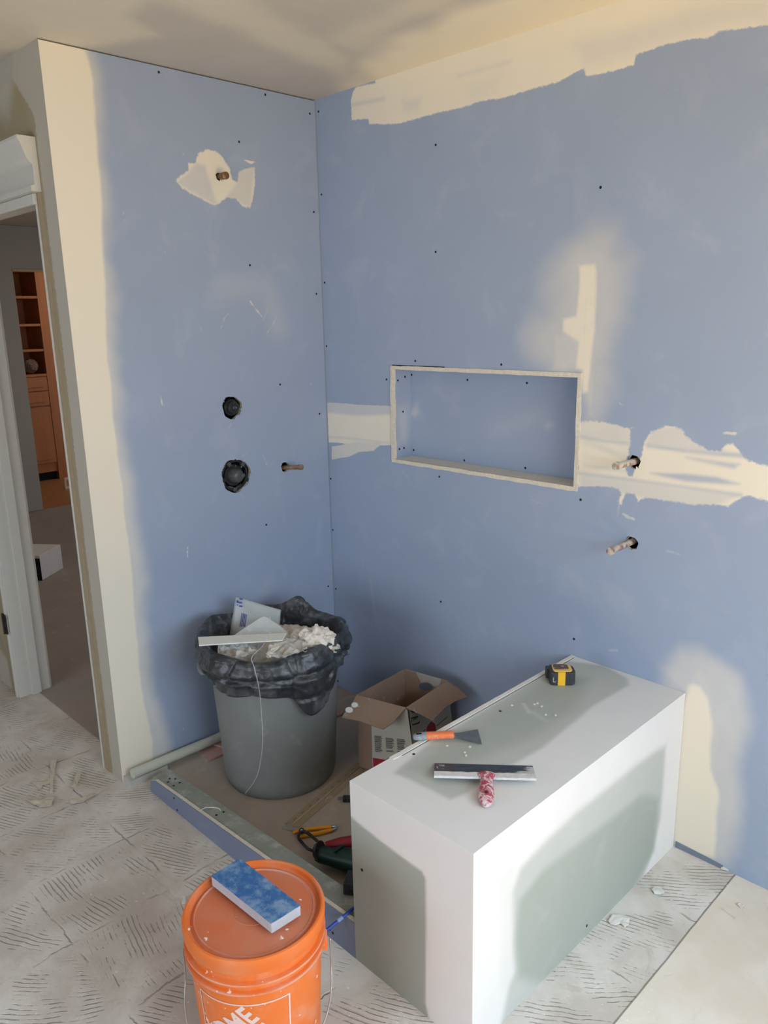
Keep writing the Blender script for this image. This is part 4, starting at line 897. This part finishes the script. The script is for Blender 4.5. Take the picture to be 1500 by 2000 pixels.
# printed square logo with the lettering wrapped round the pail
M_LOGO = simple('pinkish_white_print', (0.78, 0.58, 0.52), 0.6, var=0.08, dust=0.2, dcol=(0.75, 0.30, 0.14), scale=30)
def wrap(vs, fs, name, size=0.205, ctr=aC-math.radians(17.0), zc=0.158, lift=0.0008):
    bm = bmesh.new(); bv = [bm.verts.new(v_) for v_ in vs]
    for f_ in fs:
        try: bm.faces.new([bv[i] for i in f_])
        except ValueError: pass
    bmesh.ops.triangulate(bm, faces=bm.faces)
    for _ in range(4):
        es = [e_ for e_ in bm.edges if e_.calc_length() > 0.008]
        if es: bmesh.ops.subdivide_edges(bm, edges=es, cuts=1); bmesh.ops.triangulate(bm, faces=bm.faces)
    for w in bm.verts:
        z = zc+w.co.y; r_ = 0.131+(0.1455-0.131)*(z/0.285)+lift; a = ctr+w.co.x/0.1385
        w.co = Vector((r_*math.cos(a), r_*math.sin(a), z))
    me = bpy.data.meshes.new(name); bm.to_mesh(me); bm.free(); me.materials.append(M_LOGO)
    o = bpy.data.objects.new(name, me); COL.objects.link(o); o.parent = bkt; return o
hs = 0.102; bw = 0.0034
fr_v = [(-hs, -hs, 0), (hs, -hs, 0), (hs, hs, 0), (-hs, hs, 0), (-hs+bw, -hs+bw, 0), (hs-bw, -hs+bw, 0), (hs-bw, hs-bw, 0), (-hs+bw, hs-bw, 0)]
wrap([Vector(p) for p in fr_v], [(0, 1, 5, 4), (1, 2, 6, 5), (2, 3, 7, 6), (3, 0, 4, 7)], 'logo_frame')
ca, sa = math.cos(math.radians(43)), math.sin(math.radians(43))
def put(body, size, x, y, off, sx=1.0, sy=1.0):
    vs, fs = text_mesh(body, size, off, 1.04)
    xs = [p.x for p in vs]; w0 = (min(xs)+max(xs))/2
    out = []
    for p in vs:
        px__, py__ = (p.x-w0)*sx, p.y*sy; out.append(Vector((x+px__*ca-py__*sa, y+px__*sa+py__*ca, 0)))
    return out, fs
def tri_clip(vs, fs): return vs, fs
for body, size, x, y, off, sx, sy in (('THE', 0.026, -0.070, 0.010, 0.0010, 1.0, 0.9), ('HOME', 0.062, -0.015, 0.016, 0.0018, 0.80, 1.10), ('DEPOT', 0.062, 0.020, -0.034, 0.0018, 0.74, 1.10)):
    vs, fs = put(body, size, x, y, off, sx, sy); wrap(vs, fs, 'lettering')

# ================================================================= SANDING SPONGE ON THE LID
spg = [Vector((1.1135, -1.346)), Vector((1.1110, -1.266)), Vector((1.333, -1.262)), Vector((1.330, -1.338))]
c2 = sum(spg, Vector((0, 0)))/4
e = empty('sanding_block', (c2.x, c2.y, 0.3768), 0, 'blue topped grey sanding sponge lying across the orange lid', 'sanding sponge')
lo_ = [(p.x-c2.x, p.y-c2.y, 0.0) for p in spg]
g = G('blue_abrasive', 0.85, 0, 0.2); n = g.noise(24, 5, 0.7)
g.col(g.mix(g.step(n, 0.42, 0.66), (0.045, 0.135, 0.33), (0.20, 0.31, 0.46))); g.bump(g.noise(300, 2), 0.5, 0.0006)
MB().prism(lo_, (0, 0, 0.024)).build('foam', simple('pale_grey_foam', (0.50, 0.50, 0.53), 0.85, var=0.12, scale=60), e, bevel=0.0015)
MB().prism([(x_*1.002, y_*1.002, 0.0242) for x_, y_, _z in lo_], (0, 0, 0.0022)).build('abrasive_face', g.m, e, bevel=0.0006)

# ================================================================= TOOLS ON THE BENCH
# wide taping knife
ZB = bh+0.003
e = empty('taping_knife', (1.431, -0.752, bh+0.0008), math.radians(40.6), 'wide steel taping knife with red mud-caked handle on the bench', 'taping knife')
g = G('blued_steel_blade', 0.33, 0.55); n = g.noise(20, 5, 0.7, vec=g.mapping((1, 3, 1)))
sx_ = g.sep()
cr = g.step(g.math('ADD', g.math('MULTIPLY', g.noise(18, 5, 0.7, vec=g.mapping((1, 5, 1))), 0.12), g.math('ADD', sx_[0], g.math('MULTIPLY', sx_[1], -0.4))), 0.150, 0.165)
c_ = g.mix(g.step(n, 0.35, 0.75), (0.055, 0.060, 0.075), (0.12, 0.125, 0.14)); c_ = g.mix(cr, c_, (0.62, 0.63, 0.62))
cl_ = g.math('MULTIPLY', g.step(g.math('ABSOLUTE', g.math('ADD', sx_[0], 0.108)), 0.012, 0.006), g.step(g.noise(90, 3, 0.6), 0.46, 0.52)); cl_ = g.math('MULTIPLY', cl_, g.step(g.math('ABSOLUTE', g.math('SUBTRACT', sx_[1], 0.020)), 0.016, 0.008))
c_ = g.mix(cl_, c_, (0.8, 0.79, 0.77)); g.col(c_); g.lk(g.math('MULTIPLY', g.math('SUBTRACT', 1.0, cr), 0.55), g.b.inputs['Metallic'])
tz = lambda y_: 0.017-(y_+0.040)*(0.0165/0.082)   # blade leans from the raised back edge to the bench
MB().prism([(-0.123, -0.040, tz(-0.040)), (0.123, -0.040, tz(-0.040)), (0.123, 0.042, tz(0.042)), (-0.123, 0.042, tz(0.042))], (0, 0, 0.0009)).build('blade', g.m, e)
M_CAKE = simple('dried_white_compound', (0.66, 0.64, 0.61), 0.9, var=0.25, scale=70, bump=0.8)
v = MB(); n_ = 50; vv = []
for i in range(n_+1):
    x_ = -0.123+0.246*i/n_; w = mn.noise(Vector((x_*60, 0, 0)))*0.0018
    for y_, z_ in ((-0.044, 0.0145), (-0.044+w*.4, 0.0205), (-0.022+w, 0.0195+w*.3), (-0.022+w, 0.0150)): vv.append((x_, y_, z_))
v.add(vv, [(i*4+k, i*4+(k+1) % 4, i*4+4+(k+1) % 4, i*4+4+k) for i in range(n_) for k in range(4)]+[(0, 1, 2, 3), tuple(n_*4+k for k in (3, 2, 1, 0))]).build('spine', M_CAKE, e)
g = G('red_handle_mud', 0.7); n = g.noise(75, 6, 0.7, 0.6)
g.col(g.mix(g.step(n, 0.46, 0.58), (0.45, 0.07, 0.10), (0.66, 0.57, 0.56))); g.bump(n, 0.8, 0.003); M_RH = g.m
def loft(name, secs, mat, parent, n=20, wob=0.0, sub=0):   # secs: (center, half width, half height), along local -Y
    vv = []; ff = []
    for (c, a, b) in secs:
        for k in range(n):
            t = 2*PI*k/n; q = Vector((c[0]+a*math.cos(t), c[1], c[2]+b*math.sin(t)))
            if wob: q += Vector((1, 0, 1))*wob*mn.noise(q*90)
            vv.append(q)
    m_ = len(secs)
    for i in range(m_-1):
        for k in range(n): ff.append((i*n+k, i*n+(k+1) % n, (i+1)*n+(k+1) % n, (i+1)*n+k))
    ff += [tuple(range(n)), tuple((m_-1)*n+k for k in range(n))[::-1]]
    return MB().add(vv, ff).build(name, mat, parent, auto=1.1, sub=sub)
hd = loft('handle', [((0.004, -0.020, 0.0185), .017, .006), ((0.004, -0.030, 0.020), .0215, .008), ((0.004, -0.040, 0.020), .021, .009), ((0.004, -0.046, 0.018), .015, .009), ((0.003, -0.060, 0.016), .014, .010), ((0.002, -0.076, 0.015), .0165, .011),
     ((0.001, -0.095, 0.0135), .0185, .012), ((0, -0.115, 0.0125), .0190, .012), ((0, -0.130, 0.0115), .0165, .011), ((0, -0.140, 0.010), .011, .008), ((0, -0.1435, 0.010), .004, .004)], M_RH, e, 24, 0.0012, 1)
MB().tube([(0, -0.112, 0.0225), (0, -0.112, 0.0262)], 0.0045, 14).build('hang_hole', simple('dark_red_hole', (0.10, 0.02, 0.02)), e)
# narrow putty knife
pk0 = Vector((1.214, -0.738, 0)); pkd = Vector((1.304, -0.612, 0))-pk0
ang_ = math.atan2(pkd.y, pkd.x)
e = empty('putty_knife', (1.214, -0.735, bh+0.0032), math.radians(47), 'small putty knife with orange and grey handle at the bench edge', 'putty knife')
M_KB = simple('dull_steel_blade', (0.22, 0.225, 0.23), 0.38, 0.7, var=0.3, scale=25)
Q = [(0.078, -0.008, 0.011), (0.094, -0.012, 0.009), (0.150, -0.036, 0.0015), (0.1505, 0.040, 0.0015), (0.100, 0.014, 0.008), (0.078, 0.008, 0.011)]
MB().prism(Q, (0, 0, 0.0009)).build('blade', M_KB, e)
def loftx(name, secs, mat, parent, n=20, sub=1):
    vv = []; ff = []; m_ = len(secs)
    for x_, yc, zc, a, b in secs:
        for k in range(n):
            t = 2*PI*k/n; cx__, sx__ = math.cos(t), math.sin(t)
            vv.append((x_, yc+a*math.copysign(abs(cx__)**0.75, cx__), zc+b*math.copysign(abs(sx__)**0.75, sx__)))
    for i in range(m_-1):
        for k in range(n): ff.append((i*n+k, i*n+(k+1) % n, (i+1)*n+(k+1) % n, (i+1)*n+k))
    ff += [tuple(range(n))[::-1], tuple((m_-1)*n+k for k in range(n))]
    return MB().add(vv, ff).build(name, mat, parent, auto=1.1)
M_KG = simple('grey_handle_end', (0.26, 0.29, 0.32), 0.5, dust=0.25, scale=60)
M_KO = simple('orange_handle_grip', (0.80, 0.20, 0.07), 0.5, var=0.1, dust=0.3, dcol=(0.85, 0.78, 0.70), scale=60)
loftx('handle_end', [(-0.030, 0, 0.007, .003, .003), (-0.028, 0, 0.008, .009, .006), (-0.020, 0, 0.009, .0125, .008), (-0.005, 0, 0.0095, .0135, .009), (0.006, 0, 0.010, .0128, .009)], M_KG, e)
loftx('grip', [(0.0062, 0, 0.010, .0130, .0092), (0.020, 0, 0.0105, .0120, .0092), (0.045, 0, 0.011, .0112, .009), (0.062, 0, 0.0115, .0120, .0088), (0.076, 0, 0.012, .0140, .0085), (0.080, 0, 0.012, .013, .006)], M_KO, e)
MB().box((-0.021, -0.004, 0.0165), (-0.006, 0.004, 0.0185)).build('hang_hole', M_DARK, e, bevel=0.001)
# tape measure
e = empty('tape_measure', (1.287, -0.186, bh+0.0005), math.radians(43), 'black and yellow tape measure at the far end of the bench', 'tape measure')
def dshape(w, d, r, n=8, off=0):
    P = []
    for (cx__, cy__, a0, rr) in ((w-r, -d+r, -90, r), (w-r*1.5, d-r*1.5, 0, r*1.5), (-w+r, d-r, 90, r), (-w+r*.7, -d+r*.7, 180, r*.7)):
        for k in range(n+1):
            a = math.radians(a0+90*k/n); P.append((cx__+rr*math.cos(a), cy__+rr*math.sin(a)))
    return P
M_RUB = simple('black_rubber', (0.045, 0.046, 0.050), 0.55, dust=0.25, dcol=(0.22, 0.22, 0.22), scale=70)
M_YEL = simple('yellow_case', (0.86, 0.48, 0.03), 0.4, var=0.08)
MB().prism([(x_, y_, 0.0) for x_, y_ in dshape(0.0385, 0.032, 0.016)], (0, 0, 0.042)).build('case', M_RUB, e, bevel=0.003, seg=3)
MB().prism([(x_, y_, 0.0425) for x_, y_ in dshape(0.029, 0.026, 0.012)], (0, 0, 0.0035)).build('side_cover', simple('pale_yellow_cover', (0.86, 0.56, 0.16), 0.45, dust=.3), e, bevel=0.001)
MB().prism([(x_-0.003, y_+.001, 0.0465) for x_, y_ in dshape(0.022, 0.016, 0.006)], (0, 0, 0.0025)).build('belt_clip', simple('dark_brown_plate', (0.10, 0.075, 0.065), 0.5, dust=.2), e, bevel=0.0008)
MB().tube([(0.002, 0.002, 0.049), (0.002, 0.002, 0.0502)], 0.006, 18).build('clip_disc', simple('grey_clip_disc', (0.26, 0.22, 0.19)), e)
MB().box((-0.0165, -0.0335, 0.0003), (0.0060, -0.0315, 0.0440)).box((-0.0165, -0.0335, 0.0425), (0.006, -0.020, 0.0445)).build('yellow_band', M_YEL, e, bevel=0.0008)
for k in range(4): MB().box((0.0115+k*0.0055, -0.0332+0.0005*k*k*.8, 0.004), (0.0135+k*0.0055, -0.0305+.0005*k*k, 0.038)).build('rubber_rib', M_RUB, e, bevel=0.0008)
mk = MB(); mk.box((-0.031, -0.0328, 0.012), (-0.0295, -0.0315, 0.027)).box((-0.031, -0.0328, 0.012), (-0.023, -0.0315, 0.0135)); mk.build('mark', simple('grey_mark', (0.55, 0.53, 0.50)), e)
MB().box((-0.046, 0.010, 0.004), (-0.036, 0.028, 0.040)).build('tape_mouth', M_RUB, e, bevel=0.003)
# bits of compound scattered on the bench top
for i, (u, v_) in enumerate([(918, 1459), (908, 1470), (910, 1476), (1000, 1378), (1050, 1374), (1058, 1380), (1066, 1396), (1085, 1397), (1044, 1376), (873, 1457)]):
    q = [(u+2.4*math.cos(a+i)*(1+.4*math.sin(3*a+i)), v_+1.6*math.sin(a+i)) for a in [2*PI*k/7 for k in range(7)]]
    lab = ['white crumb just behind the taping knife, furthest right there', 'white crumb behind the taping knife, middle one of a close pair', 'white crumb behind the taping knife, lowest of a close pair', 'lone white crumb on the bench between the screw and the white smear',
           'white crumb left in the small cluster above the white smear', 'white crumb right and lower in the small cluster by the smear', 'white crumb below right of the white smear on the bench', 'white crumb furthest right on the green bench top',
           'white crumb touching the top of the smear cluster', 'white crumb below the orange putty knife handle'][i]
    chip(q, bh+0.0012, 0.0015, lab, 'crumb', 'crumbs on the bench top', 'compound_crumb')

# ================================================================= THINGS ON THE SHOWER FLOOR
M_KRAFT = simple('tan_paper_bead', (0.36, 0.29, 0.19), 0.85, var=0.15, scale=12)
P = flat(0.006, [(556, 1608), (570, 1625), (716, 1496), (762, 1478), (745, 1482), (690, 1496)]); P = flat(0.006, [(556, 1608), (583, 1616), (722, 1496), (697, 1488)])
c_ = sum(P, Vector())/4
e = empty('corner_bead', (c_.x, c_.y, 0.0042), 0, 'long tan paper-faced corner bead lying between the can and the bench', 'corner bead')
A0, A1, A2, A3 = [p-Vector((c_.x, c_.y, 0.006)) for p in P]
MB().prism([A0, A1, A2, A3], (0, 0, 0.0012)).build('flange', M_KRAFT, e)
m0 = A0.lerp(A1, 0.5); m1 = A3.lerp(A2, 0.5)
MB().tube([m0+Vector((0, 0, .002)), m1+Vector((0, 0, .002))], 0.0022, 8).build('nose', simple('pale_tan_bead', (0.50, 0.42, 0.29)), e, smooth=True)
sl_ = []
for k in range(9):
    t0 = 0.06+k*0.1; a_ = A0.lerp(A3, t0)*0.72+A1.lerp(A2, t0)*0.28; b_ = A0.lerp(A3, t0+0.035)*0.72+A1.lerp(A2, t0+0.035)*0.28
    MB().tube([a_+Vector((0, 0, .0014)), b_+Vector((0, 0, .0014))], 0.0009, 6).build('slot', simple('dark_slot', (0.14, 0.11, 0.07)), e)
M_PINK = simple('pink_tile', (0.50, 0.30, 0.25), 0.6, var=0.12, dust=0.3, dcol=(0.6, 0.52, 0.47))
chip([(388, 1470), (407, 1489), (438, 1474), (438, 1452), (410, 1456)], 0.005, 0.007, 'pink tile piece on the shower floor left of the can', 'tile', 'pink tile pieces', 'tile_piece', M_PINK)
chip([(404, 1452), (438, 1462), (440, 1448), (420, 1446)], 0.0125, 0.006, 'upper pink tile piece tucked under the left side of the can', 'tile', 'pink tile pieces', 'tile_piece', M_PINK)
chip([(650, 1404), (668, 1398), (671, 1391), (655, 1392)], 0.005, 0.008, 'pink tile sliver between the can and the back corner', 'tile', 'pink tile pieces', 'tile_piece', M_PINK)
# electric plug, cord running behind the bench end
pp = at(672, 1560, 'z', 0.014)
e = empty('electric_plug', (pp.x, pp.y, 0.0045), math.radians(43), 'black two-prong plug on the shower floor by the bench', 'plug')
MB().box((-0.004, -0.011, 0.001), (0.030, 0.011, 0.019)).build('plug_body', M_BPLASTIC, e, bevel=0.004, seg=3)
for s_ in (-1, 1): MB().box((-0.022, s_*0.006-0.0008, 0.007), (-0.004, s_*0.006+0.0008, 0.013)).build('prong', M_STEEL, e)
MB().tube([(0.030, 0, 0.010), (0.05, 0.0, 0.010), (0.10, 0.01, 0.005), (0.18, -0.03, 0.004), (0.24, -0.10, 0.004)], 0.0035, 10).build('cord', M_BPLASTIC, e, smooth=True)
rg = [at(u, v_, 'z', 0.006) for u, v_ in ((637, 1562), (640, 1557), (645, 1555), (649, 1558), (645, 1564), (637, 1566), (635, 1564), (640, 1559), (650, 1559), (653, 1555))]
o = MB().tube(rg, 0.0011, 6).build('wire_clip', simple('cream_wire', (0.55, 0.48, 0.38)), None, smooth=True)
tag(o, 'small bent wire clip lying left of the black plug', 'wire')
# yellow-handled snips
ps0 = at(590, 1628, 'z', 0.016); e = empty('snips', (ps0.x, ps0.y, 0.0045), 0, 'yellow-handled cutting tool lying on the shower floor near the bench corner', 'snips')
def lp(u, v_, z): return at(u, v_, 'z', z)-e.location
M_YH = simple('yellow_grip', (0.78, 0.34, 0.03), 0.45, dust=0.15)
h1 = [lp(572, 1626, .014), lp(600, 1620, .014), lp(625, 1617, .014), lp(647, 1615, .014)]
h2 = [lp(580, 1634, .012), lp(600, 1631, .012), lp(625, 1627, .012), lp(648, 1621, .012)]
MB().tube(h1, [.005, .006, .006, .0055], 12).build('handle', M_YH, e, auto=0.9); MB().tube(h2, [.005, .0075, .0075, .006], 12).build('handle', M_YH, e, auto=0.9)
MB().tube([lp(645, 1615, .014), lp(655, 1613, .014), lp(657, 1616, .014), lp(653, 1620, .013), lp(645, 1621, .013)], 0.0042, 10).build('spring_end', M_STEEL, e, smooth=True)
MB().tube([lp(589, 1622, .012), lp(589, 1622, .030)], 0.009, 18).build('pivot', M_BPLASTIC, e, auto=0.6)
MB().tube([lp(589, 1622, .030), lp(589, 1622, .033)], 0.004, 12).build('pivot_screw', M_STEEL, e)
MB().prism([lp(551, 1619, .004), lp(563, 1611, .004), lp(572, 1613, .006), lp(571, 1624, .006), lp(562, 1622, .004)], (0, 0, 0.003)).build('blade', simple('pale_steel', (0.5, 0.5, 0.48), 0.35, 0.6, dust=.3), e)
# green and black power tool with red casing, loop of cord at its heel
e = empty('power_tool', (0.95, -0.80, 0.0045), 0, 'dark green and red corded power tool partly hidden behind the bench', 'power tool')
M_GT = simple('dark_green_casing', (0.012, 0.035, 0.028), 0.4, dust=0.12, dcol=(0.10, 0.16, 0.14), scale=35)
def lq(u, v_, z): return at(u, v_, 'z', z)-e.location
ax0 = lq(620, 1668, .05); ax1 = lq(690, 1682, .055); dxx = (ax1-ax0)
ptsb = [ax0, ax0+dxx*0.12, ax0+dxx*0.35, ax0+dxx*0.75, ax0+dxx*1.3, ax0+dxx*1.55]
MB().tube(ptsb, [.021, .025, .026, .034, .040, .030], 20).build('tool_body', M_GT, e, auto=0.9)
MB().tube([ax0-dxx*0.02+Vector((0, 0, .008)), ax0+dxx*0.10+Vector((0, 0, .012))], [.024, .031], 16).build('heel_cap', M_BPLASTIC, e, auto=0.6)
MB().tube([lq(636, 1652, .05), lq(665, 1647, .055), lq(692, 1645, .06), lq(730, 1640, .06)], [.012, .018, .021, .022], 16).build('red_shell', simple('dark_red_casing', (0.25, 0.022, 0.03), 0.4), e, auto=0.9)
MB().box((-0.006, -0.02, 0.0), (0.006, 0.02, 0.008), Matrix.Translation(ax0+dxx*0.6+Vector((0, 0, 0.030)))).build('switch', M_GT, e, bevel=0.003)
co = [lq(616, 1663, .045), lq(602, 1658, .035), lq(592, 1648, .02), lq(584, 1638, .022), lq(584, 1629, .028), lq(592, 1624, .035), lq(602, 1628, .044), lq(612, 1636, .046), lq(622, 1645, .050), lq(626, 1650, .052)]
sm_ = []
for i in range(len(co)-1):
    p0 = co[max(i-1, 0)]; p1 = co[i]; p2_ = co[i+1]; p3_ = co[min(i+2, len(co)-1)]
    for k in range(5):
        t = k/5; sm_.append(0.5*((2*p1)+(p2_-p0)*t+(2*p0-5*p1+4*p2_-p3_)*t*t+(-p0+3*p1-3*p2_+p3_)*t**3))
sm_.append(co[-1]); MB().tube(sm_, 0.0048, 10).build('cord_loop', M_BPLASTIC, e, smooth=True)
# black block and blue pencil at the bench foot
e = empty('battery_pack', (1.118, -0.905, 0.1065), math.radians(35), 'black plastic pack on the curb, half hidden by the bench corner', 'battery pack')
MB().box((-0.035, -0.03, 0.0), (0.06, 0.03, 0.034)).build('pack_case', M_BPLASTIC, e, bevel=0.004)
MB().box((-0.037, -0.012, 0.010), (-0.034, 0.012, 0.024)).build('latch', M_GREYP, e, bevel=0.001)
bp0 = Vector((1.180, -1.045, 0.040)); 
b1 = at(694, 1771, 'z', 0.1215); b0 = atp(634, 1820, (0, -1.060, 0), (0, 1, 0))
M_BLUEP = simple('blue_lacquer', (0.02, 0.06, 0.38), 0.35)
e = empty('pencil', b0, 0, 'blue pencil leaning across the curb beside the bench', 'pencil')
dd = b1-b0
MB().tube([Vector((0, 0, 0)), dd*1.2], 0.0045, 6).build('barrel', M_BLUEP, e, auto=0.4)
MB().tube([dd*0.42, dd*0.58], 0.0051, 12).build('pale_sleeve', simple('pale_blue_band', (0.25, 0.36, 0.60)), e, auto=0.5)

# ================================================================= SCRAPS ON THE FLOOR
M_SCR = simple('dry_compound_scrap', (0.56, 0.50, 0.40), 0.9, var=0.12, scale=30)
scr = [([(98, 1484), (112, 1484), (108, 1500), (104, 1530), (104, 1550), (97, 1550), (98, 1520)], 'long upright strip of dried compound in the floor scrap pile'),
       ([(36, 1555), (55, 1560), (80, 1562), (100, 1555), (106, 1560), (100, 1574), (78, 1577), (60, 1568)], 'widest torn compound scrap at the bottom of the floor pile'),
       ([(150, 1507), (158, 1508), (156, 1522), (147, 1542), (139, 1545), (141, 1535)], 'leaning compound strip right of the floor scrap pile'),
       ([(62, 1530), (78, 1524), (98, 1520), (98, 1530), (84, 1534), (78, 1545), (70, 1535)], 'small bent compound piece in the middle of the floor pile'),
       ([(135, 1566), (155, 1560), (172, 1556), (190, 1548), (192, 1550), (172, 1562), (158, 1568), (140, 1570)], 'thin white smear-like scrap in front of the door corner')]
for i, (q, lab) in enumerate(scr): chip(q, 0.0025+0.004*(i % 3), 0.0015, lab, 'scrap', 'compound scraps by the doorway', 'compound_scrap', M_SCR, curl=0.006)
for q, lab, z_ in [([(1188, 1800), (1196, 1789), (1213, 1788), (1230, 1795), (1228, 1806), (1220, 1812), (1212, 1804), (1200, 1808), (1192, 1806)], 'jagged white compound flake on the floor right of the bench', .003),
                 ([(1272, 1738), (1280, 1734), (1290, 1734), (1298, 1744), (1288, 1748), (1278, 1746)], 'small pale flake nearer the back wall, right of the bench', .003),
                 ([(1440, 1768), (1446, 1765), (1454, 1769), (1448, 1775)], 'cream crumb on the smooth boards near the right wall', .003),
                 ([(354, 1752), (362, 1752), (362, 1765), (355, 1766)], 'cream compound chip against the left side of the bucket', .003),
                 ([(1408, 1690), (1424, 1697), (1422, 1702), (1408, 1697)], 'pale crumb of compound at the foot of the blue wall', .003)]:
    chip(q, z_, 0.003, lab, 'chip', None, 'compound_chip', simple('white_compound_flake', (0.72, 0.70, 0.65), 0.9), curl=0.006)

# ================================================================= HALL AND FAR ROOM
M_OAK = None
g = G('orange_stained_oak', 0.4); wv = g.noise(1.0, 4, vec=g.mapping((30, 30, 2)))
g.col(g.mix(wv, (0.36, 0.125, 0.045), (0.55, 0.22, 0.085))); M_OAK = g.m
e = empty('bookcase', (-5.9, 0.60, 0.004), 0, 'tall orange oak bookcase with drawers, seen through the far doorway', 'bookcase')
yL, yR = 0.0, 0.595                            # local y: left hidden side to the inner face of the right stile
MB().box((-0.42, yR, 0), (0.0, yR+0.20, 2.2)).build('side_panel', M_OAK, e)
MB().box((-0.42, yL-0.02, 0), (0.0, yL, 2.2)).build('side_panel', M_OAK, e)
MB().box((-0.42, yL, 0.1), (-0.41, yR, 2.2)).build('back_panel', M_OAK, e)
for z in (1.115, 1.37, 1.625, 1.90, 2.16): MB().box((-0.40, yL+.001, z-0.012), (-0.004, yR-.001, z+0.012)).build('shelf', M_OAK, e)
MB().box((-0.40, yL, 0.09), (-0.02, yR, 1.10)).build('carcass', M_OAK, e)
def front(name, z0, z1, knob=True):
    p = MB().box((-0.019, yL+.006, z0), (0.0, yR-.006, z1)).build(name, M_OAK, e, bevel=0.003)
    MB().prism([(0.0, yL+.05, z0+.035), (0.0, yR-.05, z0+.035), (0.0, yR-.05, z1-.035), (0.0, yL+.05, z1-.035)], (0.006, 0, 0)).build('raised_panel', M_OAK, p, bevel=0.005)
    if knob: MB().tube([(0, yR-.30, (z0+z1)/2-.02), (0.03, yR-.30, (z0+z1)/2-.015), (0.03, yR-.30, (z0+z1)/2+.015), (0, yR-.30, (z0+z1)/2+.02)], 0.005, 8).build('knob', M_BRONZE, p)
front('drawer', 0.955, 1.095); front('drawer', 0.80, 0.945)
front('door', 0.19, 0.785)
MB().box((-0.35, yL, 0.0), (-0.06, yR, 0.088)).build('plinth', M_DARK, e)
cr_ = crumple('decorative_ball', (-5.99, 1.07, 1.218), 0.070, simple('brown_wicker', (0.20, 0.12, 0.085), 0.8, var=0.5, scale=40), 3.3, 0.2, 'round brown decorative ball on the lowest open shelf of the bookcase', 'ornament')
e = empty('wall_plate', (-5.32, 1.045, 0.0045), math.radians(15), 'small cream outlet cover plate propped on the far wood floor', 'cover plate')
M_PLT = simple('cream_cover_plate', (0.70, 0.55, 0.42), 0.5)
MB().box((0, -0.045, 0.0), (0.006, -0.02, 0.12)).box((0, 0.02, 0), (0.006, 0.045, 0.12)).box((0, -0.02, 0), (0.006, 0.02, 0.03)).box((0, -0.02, 0.09), (0.006, 0.02, 0.12)).build('plate_frame', M_PLT, e)
# white carton with a black end on the hall floor
q0 = Vector((-2.66, -0.33, 0.0035))
e = empty('carton', (-2.70, -0.30, 0.0035), math.radians(-52), 'white box with a black end on the hall floor', 'box')
MB().box((-0.16, -0.10, 0.0), (0.10, 0.10, 0.17)).build('box_body', simple('white_carton', (0.72, 0.70, 0.66), 0.6), e, bevel=0.003)
MB().box((0.1005, -0.099, 0.001), (0.1025, 0.099, 0.150)).build('black_end', M_DARK, e)
MB().box((0.1030, -0.02, 0.08), (0.1036, 0.03, 0.085), Matrix.Rotation(0.3, 4, 'X')).build('white_mark', M_TRIM, e)
